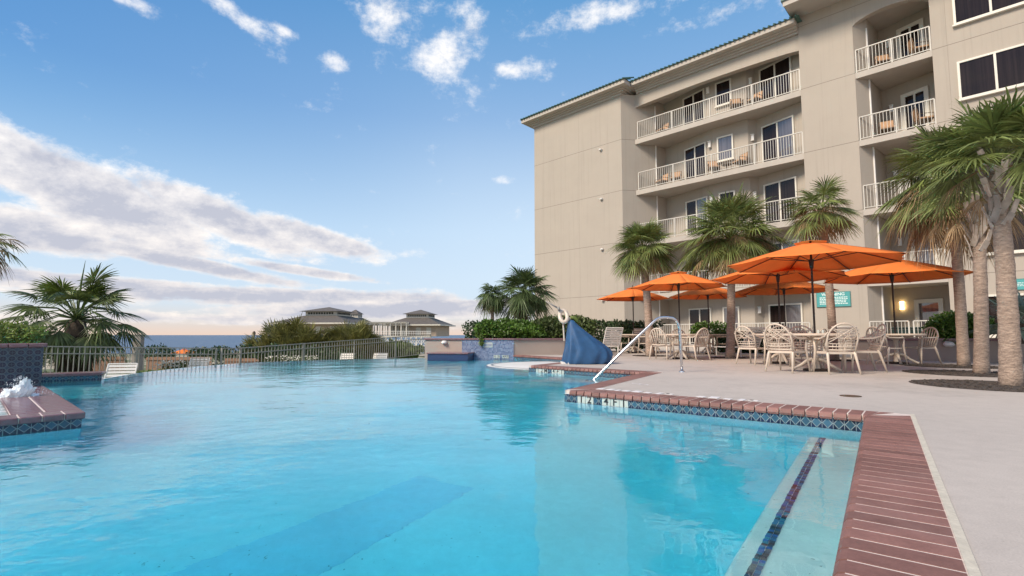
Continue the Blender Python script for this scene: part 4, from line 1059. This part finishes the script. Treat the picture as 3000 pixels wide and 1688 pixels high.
# handrail
Yh = 9.72; hr = empty('handrail', tuple(G(1998,1090.5)), 0, 'curved stainless steel handrail going down into the pool notch', 'handrail')
o = Vector(hr.location); pts = [Vector((o.x, o.y, .0)), at(1994,1010,Yh), at(1991,965,Yh), at(1987,949,Yh), at(1981,938,Yh), at(1971,932,Yh), at(1955,930,Yh), at(1943,930,Yh), at(1932,931.5,Yh), at(1923,936,Yh), at(1914,944,Yh), at(1850,1004,Yh), at(1733,1119,Yh)]
d = (pts[-1]-pts[-2]).normalized(); pts.append(pts[-1]+d*.12); pts.append(pts[-1]+Vector((-.02,0,-.22)))
mb = MB(); mb.tube([p-o for p in pts], .026, 12); mb.build('tube', 'steel', hr, smooth='all')
mb = MB(); mb.lathe([(.03,.03),(.055,.02),(.06,.001)][::-1], n=16); mb.build('flange', 'steel', hr)

# ------------------------------------------------------------------ hotel building (local x = along the facade to the right, y = inwards)
BO = Vector((6.28,27.6,0)); BA = math.atan2(-.6884,.7254)
hotel = empty('hotel_building', tuple(BO), BA, 'large cream stucco hotel block with stacked balconies and green roof edge', 'building')
BM = Matrix.Translation(BO) @ Matrix.Rotation(BA, 4, 'Z')
def BW(s, t, z): return BM @ Vector((s, t, z))
FL = 2.98
mb = MB(); mb.prism([(-6.6,0), (0,0), (0,9.9), (-6.6,9.9)], -1.5, 14.6)
mb.build('end_wall', 'stucco', hotel)
REC1 = [(.003,.003), (1.32,1.66), (1.45,2.45), (4.55,1.56), (6.35,1.56), (6.65,1.95), (8.995,1.24)]
mb = MB(); mb.prism(REC1+[(8.995,9.8), (.003,9.8)], -.01, 14.595); mb.build('recess_wall', 'stucco', hotel)
mb = MB(); mb.prism([(9.0,.6), (11.07,.6), (11.07,9.7), (9.0,9.7)], -.012, 15.35); mb.build('pier_wall', 'stucco', hotel)
REC2 = [(11.073,.61), (11.5,1.16), (11.72,2.75), (13.597,2.10)]
mb = MB(); mb.prism(REC2+[(13.597,9.6), (11.073,9.6)], -.011, 15.3); mb.build('recess_wall', 'stucco', hotel)
mb = MB(); mb.prism([(13.6,.6), (24,.6), (24,9.7), (13.6,9.7)], -.013, 15.35); mb.build('window_wall', 'stucco', hotel)
# header beam over the first balcony bay, soffits
mb = MB(); N = 20; z1 = 14.6; vs = []
def header(s0, s1, zs, rise, zt, t0, t1, name):
    mb = MB(); N = 18; lo = [(s0+(s1-s0)*i/N, zs+rise*math.sin(PI*i/N)**.6) for i in range(N+1)]
    for i in range(N):
        (a, za), (b, zb) = lo[i], lo[i+1]
        v = [(a,t0,za), (b,t0,zb), (b,t0,zt), (a,t0,zt), (a,t1,za), (b,t1,zb), (b,t1,zt), (a,t1,zt)]
        mb.add(v, [(0,1,2,3), (1,0,4,5), (5,4,7,6)])
    return mb.build(name, 'stucco', hotel)
header(.45, 8.998, 13.82, .14, 14.593, .66, .98, 'header_beam')
header(11.072, 13.598, 14.02, .36, 15.34, .602, .85, 'arched_header')
mb = MB(); mb.prism([(.4,.7), (8.99,.7), (8.99,3.2), (.4,3.2)], 14.35, 14.5); mb.prism([(11.08,.7), (13.59,.7), (13.59,3.2), (11.08,3.2)], 14.5, 14.7); mb.build('ceiling', 'soffit', hotel)
# cornice and eaves
def ring(s0, s1, t0, out, z0, z1, mat, name, left=True, right=False, depth=None):
    mb = MB(); a = s0-(out if left else 0); b = s1+(out if right else 0)
    mb.prism([(a,t0-out), (b,t0-out), (b,t0+1.2), (a,t0+1.2)] if depth is None else [(a,t0-out), (b,t0-out), (b,depth), (a,depth)], z0, z1); return mb
crown = MB()
for out, z0, z1 in ((.07,14.52,14.66), (.16,14.664,14.76), (.30,14.764,14.84), (.62,14.844,15.06)):
    m1 = ring(-6.6, 0, 0, out, z0, z1, None, None, True, True, 9.95); crown.add(m1.v, m1.f)
for out, z0, z1 in ((.07,14.60,14.70), (.16,14.704,14.80), (.30,14.804,14.88), (.60,14.884,15.10)):
    a = 0.05+.62 if out < .6 else .64
    crown.prism([(a,.62-out), (8.996,.62-out), (8.996,1.6), (a,1.6)], z0+.001, z1+.001)
crown.build('cornice', 'soffit', hotel)
mb = MB(); mb.prism([(8.80,-.75), (24,-.75), (24,9.9), (8.80,9.9)], 15.352, 15.52); mb.prism([(8.76,-.79), (24,-.79), (24,-.752), (8.76,-.752)], 15.33, 15.56); mb.build('upper_eave', 'soffit', hotel)
def hip(s0, s1, t0, t1, z, slope, name):
    mb = MB(); w = (t1-t0)/2; h = w*slope; r0, r1 = s0+w, max(s0+w+.01, s1-w); m = (t0+t1)/2
    v = [(s0,t0,z), (s1,t0,z), (s1,t1,z), (s0,t1,z), (r0,m,z+h), (r1,m,z+h)]
    mb.add(v, [(0,1,5,4), (1,2,5), (2,3,4,5), (3,0,4), (3,2,1,0)])
    # ribbed tile edge along the front eave
    n = int((s1-s0)/.22)
    for i in range(n): 
        x = s0+(i+.5)*(s1-s0)/n; mb.tube([(x,t0-.05,z+.01), (x,t0+1.2,z+1.2*slope+.03)], .045, 5)
    return mb.build(name, 'roof_green', hotel)
hip(-7.28, .68, -.68, 10.6, 15.065, .42, 'roof')
hip(.4, 9.2, -.04, 10.6, 15.105, .42, 'roof')
mb = MB(); mb.prism([(8.7,-.85), (24,-.85), (24,9.9), (8.7,9.9)], 15.565, 15.64); mb.build('roof', 'roof_green', hotel)
# openings
def glazed(p0, p1, z0, z1, name, panes=2, fw=.07, parent=None, mat='window_glass', mat2=None, door=False):
    p0, p1 = Vector(p0), Vector(p1); d = (p1-p0); L = d.length; d.normalize(); n = Vector((d.y, -d.x)); 
    if n.y > 0: n = -n
    rz = math.atan2(d.y, d.x); fr = MB()
    def b(u0, u1, za, zb, th, off): 
        c = p0+d*((u0+u1)/2)+n*off; return ((c.x, c.y, (za+zb)/2), (u1-u0, th, zb-za))
    for a in (b(0,fw,z0,z1,.09,.03), b(L-fw,L,z0,z1,.09,.03), b(fw,L-fw,z1-fw,z1,.088,.03), b(fw,L-fw,z0,z0+fw*.8,.088,.03)): fr.box(a[0], a[1], rz=rz)
    w = (L-2*fw)/panes
    for i in range(1, panes): a = b(fw+w*i-.035, fw+w*i+.035, z0+fw*.8, z1-fw, .085, .03); fr.box(a[0], a[1], rz=rz)
    if not door: a = b(-.04, L+.04, z0-.06, z0-.002, .13, .05); fr.box(a[0], a[1], rz=rz)
    f = fr.build(name, 'frame_white', hotel)
    for i in range(panes):
        a = b(fw+w*i+(.036 if i else .001), fw+w*(i+1)-(.036 if i < panes-1 else .001), z0+fw*.8+.001, z1-fw-.001, .02, .022+.006*(i % 2)); g = MB(); g.box(a[0], a[1], rz=rz)
        g.build('pane', (mat2 if (mat2 and i % 2) else mat), f)
    if door: a = b(L-fw-.05, L-fw-.02, z0+.95, z0+1.15, .05, .09); h = MB(); h.box(a[0], a[1], rz=rz); h.build('handle', 'pole_metal', f)
    return f
def railing(pts, z, parent, h=1.03, posts=2.05, name='railing', step=.112):
    mb = MB(); P = [Vector((p[0], p[1], z)) for p in pts]
    for a, b in zip(P, P[1:]):
        L = (b-a).length; n = int(L/step); u = Vector((0,0,1))
        mb.beam(a+u*h, b+u*h, .05, .04); mb.beam(a+u*.09, b+u*.09, .035, .03)
        for k in range(n+1): q = a.lerp(b, k/n); mb.beam(q+u*.075, q+u*(h-.02), .017, .017)
        m = max(1, round(L/posts))
        for k in range(m+1): q = a.lerp(b, k/m); mb.beam(q, q+u*(h-.015), .048, .048)
    return mb.build(name, 'white_metal', parent)
SL1 = [(.52,.62), (8.997,.62), (8.997,1.30), (6.7,2.0), (6.3,1.6), (4.6,1.6), (1.5,2.5), (1.3,1.62)]
SL2 = [(11.075,.602), (13.597,.602), (13.597,2.15), (11.75,2.8), (11.52,1.2)]
def lampunit(s, t, z, n=(-.3,-.95), lit=False):
    m = MB(); m.box((s,t,z), (.13,.10,.26), rz=0); m.box((s,t-.03,z+.15), (.16,.13,.03)); m.box((s,t-.03,z-.15), (.15,.12,.03)); return m.build('wall_lamp', 'lamp_glow' if lit else 'fixture_white', hotel)
for k in range(5):
    z = FL*k
    if k:
        mb = MB(); mb.prism(SL1, z-.27, z); o = mb.build('balcony', 'soffit', hotel); railing([(.66,.70), (8.96,.70)], z, o)
        mb = MB(); mb.prism(SL2, z-.25, z+.001); o = mb.build('balcony', 'soffit', hotel); railing([(11.12,.68), (13.56,.68)], z, o, posts=1.25)
    zd = z+.03
    cur = 'window_glass_curtain' if k in (0, 1, 3) else 'window_glass'
    glazed((2.83,2.035), (4.2,1.645), zd, z+2.15, 'sliding_door', 2, mat='window_glass', mat2='window_glass_curtain' if k == 2 else None, door=True)
    glazed((4.82,1.545), (5.64,1.545), z+.85, z+2.15, 'window', 1, mat=cur if k != 4 else 'window_glass')
    glazed((6.93,1.85), (8.5,1.375), zd, z+2.2, 'sliding_door', 2, mat='window_glass', mat2=cur, door=True)
    glazed((12.42,2.49), (13.36,2.165), zd, z+2.2, 'balcony_door', 1 if k < 3 else 2, fw=.16, mat='window_glass' if k > 1 else 'window_glass_curtain', door=True)
    glazed((14.28,.585), (16.35,.585), z+.68, z+2.18, 'window', 2, fw=.075)
    glazed((17.8,.585), (19.9,.585), z+.68, z+2.18, 'window', 2, fw=.075)
    if k: lampunit(6.52,1.74,z+1.75); lampunit(4.42,1.53,z+1.9)
    if k: lampunit(12.05,2.56,z+1.75)
    if k < 4:
        mb = MB(); mb.lathe([(.03,-.05), (.09,-.04), (.10,.02), (.03,.06)], (-1.39,-.06,z+2.72), 12); mb.build('wall_vent', 'fixture_white', hotel)
lampunit(6.52,1.74,1.95)
lampunit(11.98,2.60,1.98, lit=True)
# corner pipes in the recess
mb = MB()
for s, t in ((1.30,1.60), (11.49,1.12)): MB().tube([(s,t,.2), (s,t,14.0)], .035, 8).build('downpipe', 'fixture_white', hotel)
# patio slab and railings at ground level
mb = MB(); mb.prism([(.3,.35), (8.99,.35), (8.99,1.3), (6.7,2.0), (6.3,1.6), (4.6,1.6), (1.5,2.5), (1.3,1.6)], .001, .24); mb.prism([(11.08,.4), (13.59,.4), (13.59,2.2), (11.8,2.8), (11.5,1.1)], .001, .241)
o = mb.build('patio', 'patio_slab', hotel)
railing([(.5,.42), (8.95,.42)], .24, o); railing([(11.1,.47), (12.35,.47)], .24, o, posts=1.2); railing([(12.5,.47), (13.57,.47)], .24, o, posts=1.2)
# recessed lights in the top soffit
mb = MB(); mb.lathe([(.05,14.22), (.13,14.26), (.05,14.34)], (2.6,1.5,0), 10); mb.build('ceiling_light', 'bronze', hotel)
# signs
def sign(s0, s1, z0, z1, lab, word, nb):
    c = BW((s0+s1)/2, .575, (z0+z1)/2); t = empty('warning_sign', tuple(c), BA, lab, 'sign'); w, h = s1-s0, z1-z0
    mb = MB(); mb.box((0,0,0), (w,.03,h)); mb.build('board', 'teal_sign', t, bevel=.004)
    mb = MB()
    for z in (h/2-.012, -h/2+.012): mb.box((0,-.0165,z), (w-.01,.004,.014))
    for x in (w/2-.012, -w/2+.012): mb.box((x,-.0165,0), (.014,.004,h-.05))
    mb.build('border', 'roof_green', t)
    M = Matrix.Translation((0,-.017,h*.33)) @ Matrix.Rotation(PI/2, 4, 'X')
    if word: text_obj(word, h*.27, M, 'sign_white', t)
    mb = MB(); rr = random.Random(2)
    for i in range(nb):
        z = h*.13-i*h*.13*4/max(4, nb-0); x = -w*.40
        while x < w*.40:
            L = rr.uniform(.03,.10)
            if x+L > w*.42: break
            mb.box((x+L/2,-.0175,z), (L,.003,h*.055)); x += L+.018
    mb.build('small_print', 'sign_white', t)
sign(9.22, 10.48, 1.92, 2.57, 'teal warning sign on the wall between the two ground patios', 'WARNING', 5)
sign(15.22, 16.1, 2.30, 2.70, 'teal sign high at the right edge behind the pale fan palm', None, 3)
# things on patios
p = BW(12.25,1.05,.24); bn = empty('storage_bin', tuple(p), BA, 'dark green storage bin behind the right-hand patio railing', 'bin')
mb = MB(); mb.box((0,0,.36), (.95,.5,.72), taper=1.0); mb.build('body', 'dark_teal_bin', bn, bevel=.03); mb = MB(); mb.box((0,0,.76), (1.0,.55,.07)); mb.build('lid', 'dark_teal_bin', bn, bevel=.02)
p = BW(.45,-.35,0); ub = empty('utility_box', tuple(p), BA, 'beige utility box at the foot of the hotel end wall', 'utility box')
mb = MB(); mb.box((0,0,.62), (.75,.4,1.22)); mb.build('cabinet', 'planter_stucco', ub, bevel=.02); mb = MB(); mb.box((0,0,1.25), (.8,.45,.05)); mb.build('lid', 'soffit', ub)
def make_bchair():
    t = empty('balcony_chair')
    for s in (-1, 1):
        mb = MB(); mb.tube([(s*.27,.25,.0), (s*.27,.24,.60), (s*.27,-.22,.62)], .016, 6); mb.build('leg', 'bronze', t)
        mb = MB(); mb.tube([(s*.27,-.30,.0), (s*.27,-.24,.40), (s*.26,-.34,.92)], .016, 6); mb.build('leg', 'bronze', t)
    MB().box((0,0,.40), (.52,.50,.03)).build('frame', 'bronze', t); MB().tube([(-.26,-.34,.92), (.26,-.34,.92)], .016, 6).build('top_rail', 'bronze', t)
    mb = MB(); mb.box((0,.0,.45), (.48,.48,.08)); mb.build('cushion', 'tan_cushion', t, bevel=.02)
    mb = MB(); mb.box((0,-.27,.68), (.47,.06,.44), rx=.18); mb.build('backrest', 'tan_cushion', t, bevel=.02)
    return t
G4, G3 = 'cushioned chairs on the hotel balconies', 'cushioned chairs on the hotel balconies'
BC = [(1.75,1.5,4,-.4,'tan chair alone at the left end of the top wide balcony'), (6.0,1.12,4,.5,'tan chair, left one by the right sliding door of the top wide balcony'), (6.85,1.2,4,-.3,'tan chair, right one by the right sliding door of the top wide balcony'),
      (1.7,1.4,3,-.4,'tan chair, left one at the left end of the second wide balcony from top'), (2.55,1.4,3,.3,'tan chair, right one at the left end of the second wide balcony from top'), (4.75,1.1,3,.5,'tan chair left of the little table on the second wide balcony from top'), (6.05,1.1,3,-.5,'tan chair right of the little table on the second wide balcony from top'),
      (12.0,1.35,4,.3,'tan chair at the left of the top narrow balcony under the arch'), (13.2,1.2,4,1.9,'dark-framed chair turned sideways at the right of the top narrow balcony'), (12.0,1.3,3,.2,'tan chair at the left of the second narrow balcony from top'), (13.2,1.15,3,1.9,'dark-framed chair turned sideways at the right of the second narrow balcony from top')]
for s, t, k, r, l in BC: put(None, 'bchair', make_bchair, tuple(BW(s, t, FL*k+.002)), BA+PI+r, l, 'chair', G4)
p = BW(5.4,1.15,FL*3); mb = MB(); mb.lathe([(.02,0),(.14,.0),(.14,.02),(.02,.04),(.02,.44),(.24,.45),(.24,.47),(.01,.475)], n=16); o = mb.build('side_table', 'bronze'); o.location = p; tag(o, 'small round table between two tan chairs on a balcony', 'table')

# ------------------------------------------------------------------ beach pavilions
def pavilion(name, px, Y, w, zf, hw, cw, label, louv=9, eave=.9, cz=1.75, extra=None):
    p = at(px, 982, Y); root = empty(name, (p.x, Y, zf), R(-8), label, 'pavilion')
    mb = MB(); mb.box((0,0,hw/2), (w, w, hw)); mb.build('wall', 'pavilion_wall', root)
    mb = MB(); e = w/2+eave; c = cw/2; z1 = hw+cz
    mb.add([(-e,-e,hw), (e,-e,hw), (e,e,hw), (-e,e,hw), (-c,-c,z1), (c,-c,z1), (c,c,z1), (-c,c,z1)], [(0,1,5,4), (1,2,6,5), (2,3,7,6), (3,0,4,7), (0,3,2,1), (4,5,6,7)]); mb.build('roof', 'roof_tile', root)
    mb = MB(); 
    for s in (-1, 1): mb.box((0, s*e, hw-.06), (2*e+.1,.12,.30)); mb.box((s*e, 0, hw-.061), (.12,2*e-.13,.30))
    mb.build('fascia', 'pavilion_trim', root)
    mb = MB(); mb.box((0,0,z1+.45), (cw*.94,cw*.94,.95)); cu = mb.build('cupola', 'pavilion_trim', root)
    mb = MB(); n = louv
    for i in range(n): mb.box((-cw*.36+i*cw*.72/(n-1), -cw*.475, z1+.52), (cw*.05,.06,.42)); 
    for i in range(n): mb.box((cw*.475, -cw*.36+i*cw*.72/(n-1), z1+.52), (.06,cw*.05,.42))
    mb.build('louvre', 'dark_void', cu)
    mb = MB(); c = cw*.60; z2 = z1+.93
    mb.add([(-c,-c,z2), (c,-c,z2), (c,c,z2), (-c,c,z2), (0,0,z2+1.15)], [(0,1,4), (1,2,4), (2,3,4), (3,0,4), (0,3,2,1)]); mb.build('cupola_roof', 'roof_tile', cu)
    for x in (-w*.2, w*.12, w*.34):
        mb = MB(); mb.box((x,-w/2-.01,hw*.42), (w*.10,.05,hw*.7)); mb.build('shutter', 'pavilion_trim', root)
    return root
pavilion('beach_pavilion', 1232, 122, 11.4, .4, 2.7, 5.8, 'right-hand beach pavilion with square cupola, nearest the planter wall', eave=1.3)
pavilion('beach_pavilion', 962, 112, 14.6, .3, 2.9, 7.6, 'large left-hand beach pavilion rising behind the palmettos', louv=10, eave=1.6)
pavilion('beach_pavilion', 1040, 124, 6.5, .4, 3.0, 2.6, 'small pavilion cupola peeking out right of the large pavilion', louv=5, cz=1.6)
pg = empty('pergola', tuple(at(1065,984,114)), 0, 'pale pergola linking the two beach pavilions', 'pergola'); W = 125/FOC*114
for i in range(9):
    for y in (0, 2.5):
        mb = MB(); mb.box((i*W/8, y, 1.4), (.28,.28,2.8)); mb.build('column', 'pavilion_trim', pg)
mb = MB()
for y in (0, 2.5): mb.box((W/2, y, 2.9), (W+1,.2,.25))
for i in range(28): mb.box((i*W/27,1.25,3.1), (.12,4,.18))
mb.build('beam', 'pavilion_trim', pg)
a = at(1060,984,110); b = at(1262,984,110); bw_ = empty('boardwalk', (a.x,110,-3.2), 0, 'raised white-braced boardwalk under the pavilions with the sea behind', 'boardwalk'); L = b.x-a.x
mb = MB(); mb.box((L/2,1.2,3.55), (L,3,.35)); mb.build('deck', 'pavilion_trim', bw_)
mb = MB()
for i in range(int(L/1.1)): mb.box((i*1.1,-.2,1.75), (.24,.24,3.5))
mb.build('pile', 'fixture_white', bw_)
mb = MB(); n = int(L/1.1)
for i in range(n):
    mb.beam((i*1.1,-.3,3.3), ((i+1)*1.1,-.3,1.6), .14, .14); mb.beam(((i+1)*1.1,-.36,3.3), (i*1.1,-.36,1.6), .14, .14)
mb.box((L/2,-.3,1.55), (L,.12,.2)); mb.build('cross_brace', 'fixture_white', bw_)
railm = MB(); u = Vector((0,0,1)); railm.beam((0,-.2,4.75), (L,-.2,4.75), .1, .1); railm.beam((0,-.2,4.3), (L,-.2,4.3), .07, .07)
for i in range(int(L/.5)): railm.beam((i*.5,-.2,3.7), (i*.5,-.2,4.75), .06, .06)
railm.build('railing', 'fixture_white', bw_)

# ------------------------------------------------------------------ sky, sun, camera
SUN_AZ = R(-122); SUN_EL = R(42)     # azimuth from +Y, clockwise
sv = Vector((math.sin(SUN_AZ)*math.cos(SUN_EL), math.cos(SUN_AZ)*math.cos(SUN_EL), math.sin(SUN_EL)))
sl = bpy.data.lights.new('sun', 'SUN'); sl.energy = 3.2; sl.angle = R(20); sl.color = (1,.86,.70)
so = bpy.data.objects.new('sun', sl); COL.objects.link(so); so.rotation_euler = sv.to_track_quat('Z', 'Y').to_euler(); so.location = (0,0,30)
w = bpy.data.worlds.new('World'); scene.world = w; w.use_nodes = True; nt = w.node_tree
bg = nt.nodes['Background']; ST = .12; bg.inputs['Strength'].default_value = ST
sky = nt.nodes.new('ShaderNodeTexSky'); sky.sky_type = 'NISHITA'; sky.sun_disc = False; sky.sun_elevation = SUN_EL; sky.sun_rotation = SUN_AZ
sky.air_density = 1.0; sky.dust_density = .6; sky.ozone_density = 1.5
tc = coords(nt, 'Generated'); x, y, z = sep(nt, tc)
el = z.mx(-1.0).mn(1.0).f('ARCSINE'); az = x.f('ARCTAN2', y)
def azel(px, py):
    r = ray(px, py).normalized(); return math.atan2(r.x, r.y), math.asin(r.z)
def blob(px, py, rx, ry, rot=0.0, amp=1.0):
    a0, e0 = azel(px, py); sc_ = abs(azel(px+50, py)[0]-azel(px-50, py)[0])/100; se = abs(azel(px, py-50)[1]-azel(px, py+50)[1])/100
    c, s = math.cos(rot), math.sin(rot)
    u = (az-a0)*(1/sc_); v = (el-e0)*(-1/se)            # pixel-like units, v down
    p = (u*c+v*s)*(1/rx); q = (v*c-u*s)*(1/ry)
    d = p*p+q*q
    return (d*-1.0).f('EXPONENT')*amp
zz = z.mx(0.0)+.10
pv = comb(nt, x/zz, y/zz, 0.0)
n_big = tnoise(nt, pv, 1.1, 7, .60); n_med = tnoise(nt, pv, 3.2, 6, .62)
elw = el.rng(0, .35, 4.2, 2.2); nvec = comb(nt, az*1.0, el*elw, 0.0); n_loc = tnoise(nt, nvec, 7, 8, .62)
band_ = None
def acc(cur, b): return b if cur is None else cur.mx(b)
for b in (blob(60,470,330,95,.30), blob(300,590,420,110,.30,1.15), blob(650,640,330,60,.30), blob(930,700,230,40,.22), blob(120,680,300,70,.1), blob(550,770,480,26,.14,.95), blob(900,795,260,17,.1,.85), blob(250,830,620,34,.03,.95), blob(820,870,700,30,-.01,.95), blob(1200,905,520,34,-.02,1.0), blob(700,935,900,22,0,.62)):
    band_ = acc(band_, b)
puff = None
for b in (blob(690,40,160,36,.55,.9), blob(760,110,60,20,.5,.7), blob(1130,50,95,75,.7,1.0), blob(1310,170,95,95,-.3,1.1), blob(1400,100,42,75,-.3,.8), blob(1500,205,120,32,.1,.75), blob(985,182,52,34,.1,.95), blob(835,92,42,16,.2,.7), blob(1250,30,130,35,0,.6), blob(1780,40,330,45,-.15,.78), blob(2150,25,200,40,0,.6), blob(380,8,110,28,.2,.75), blob(1480,527,70,14,0,.55), blob(1190,745,60,14,0,.5), blob(1090,720,50,12,0,.5), blob(20,365,40,14,0,.6), blob(1400,-160,500,120,0,.7), blob(300,-400,600,160,0,.7), blob(2700,-200,500,140,.2,.7)):
    puff = acc(puff, b)
n_fine = tnoise(nt, comb(nt, az*1.0, el*1.4, 3.0), 16, 7, .68)
m_band = (band_*1.2+(n_big-.5)*.9+(n_loc-.5)*1.1+(n_fine-.5)*1.0).ss(.30, .74)
m_puff = (puff*.95+(n_loc-.5)*1.3+(n_fine-.5)*2.2).ss(.22, 1.2)*.88
# clouds behind and beside the camera, seen only in reflections and from elsewhere
back = (y*-1.0).ss(-.1, .5)*(tnoise(nt, pv, .9, 6, .6)-.12).ss(.32, .52)*.85
mask = m_band.mx(m_puff).mx(back)*z.ss(-.01, .012)
# shading of the clouds: bright upper rims, grey violet bellies
n_up = tnoise(nt, comb(nt, az*1.0, el*elw+.06, 0.0), 7, 8, .62)
n_fu = tnoise(nt, comb(nt, az*1.0, el*1.4+.03, 3.0), 16, 7, .68)
sh = ((n_loc-n_up)*1.9+(n_fine-n_fu)*1.2+.54+(m_band*band_-.55)*-.9-(1.0-el.ss(.06,.20))*.22).mx(0.0).mn(1.0)
sh = sh.mx(m_puff*(1.0-m_band)*.85)
warm = el.ss(.0, .35)
ccol = mixc(nt, sh, (.37,.38,.44), mixc(nt, warm, (.74,.67,.61), (.78,.75,.72)))
skyc = mixc(nt, 1.0, sky.outputs[0], (1.0,1.0,1.0), 'MULTIPLY')
# colours asked of the sky, by elevation, blended with the physical sky
ramp = nt.nodes.new('ShaderNodeValToRGB'); nt.links.new(el.rng(0, 1.2, 0, 1).s, ramp.inputs[0]); e = ramp.color_ramp.elements
stops = [(0,(.58,.44,.37)), (.018,(.50,.46,.45)), (.05,(.43,.51,.60)), (.17,(.37,.49,.62)), (.35,(.185,.32,.52)), (.52,(.085,.235,.45)), (1,(.045,.16,.40))]
e[0].position = 0; e[0].color = (*stops[0][1],1); e[1].position = 1; e[1].color = (*stops[-1][1],1)
for p_, c_ in stops[1:-1]: q = e.new(p_); q.color = (*c_,1)
tint = mixc(nt, 1.0, ramp.outputs[0], (1/ST,)*3, 'MULTIPLY')
dk = az.rng(-.1, -.85, 0, 1)*el.ss(.08, .42)
tint = mixc(nt, dk, tint, mixc(nt, 1.0, tint, (.42,.68,.86), 'MULTIPLY'))
gw = az.ss(-.40, .12)*(1.0-el.ss(.12, .50))*(el.ss(.03, .12))*.5
tint = mixc(nt, gw, tint, mixc(nt, 1.0, (.48,.57,.66), (1/ST,)*3, 'MULTIPLY'))
base_c = mixc(nt, .90, skyc, tint)
final = mixc(nt, mask*.96, base_c, mixc(nt, 1.0, ccol, (1/ST,)*3, 'MULTIPLY'))
for n_ in nt.nodes:
    if n_.type == 'MIX': n_.clamp_result = False
nt.links.new(final, bg.inputs['Color'])

cam = bpy.data.cameras.new('camera'); co = bpy.data.objects.new('camera', cam); COL.objects.link(co)
cam.sensor_width = 36; cam.lens = 36*FOC/3000; cam.shift_y = (CYP-844)/3000; cam.clip_end = 60000; cam.clip_start = .05
co.location = (0,0,EYE); co.rotation_euler = (PI/2+PIT, 0, 0); scene.camera = co
scene.view_settings.view_transform = 'Standard'; scene.view_settings.look = 'None'; scene.view_settings.exposure = .62; scene.view_settings.gamma = 1
cy = scene.cycles; cy.use_denoising = True; cy.max_bounces = 16; cy.diffuse_bounces = 8; cy.glossy_bounces = 5; cy.transmission_bounces = 14; cy.transparent_max_bounces = 12
cy.sample_clamp_indirect = 25; cy.blur_glossy = .5; cy.use_adaptive_sampling = True; cy.adaptive_threshold = .015
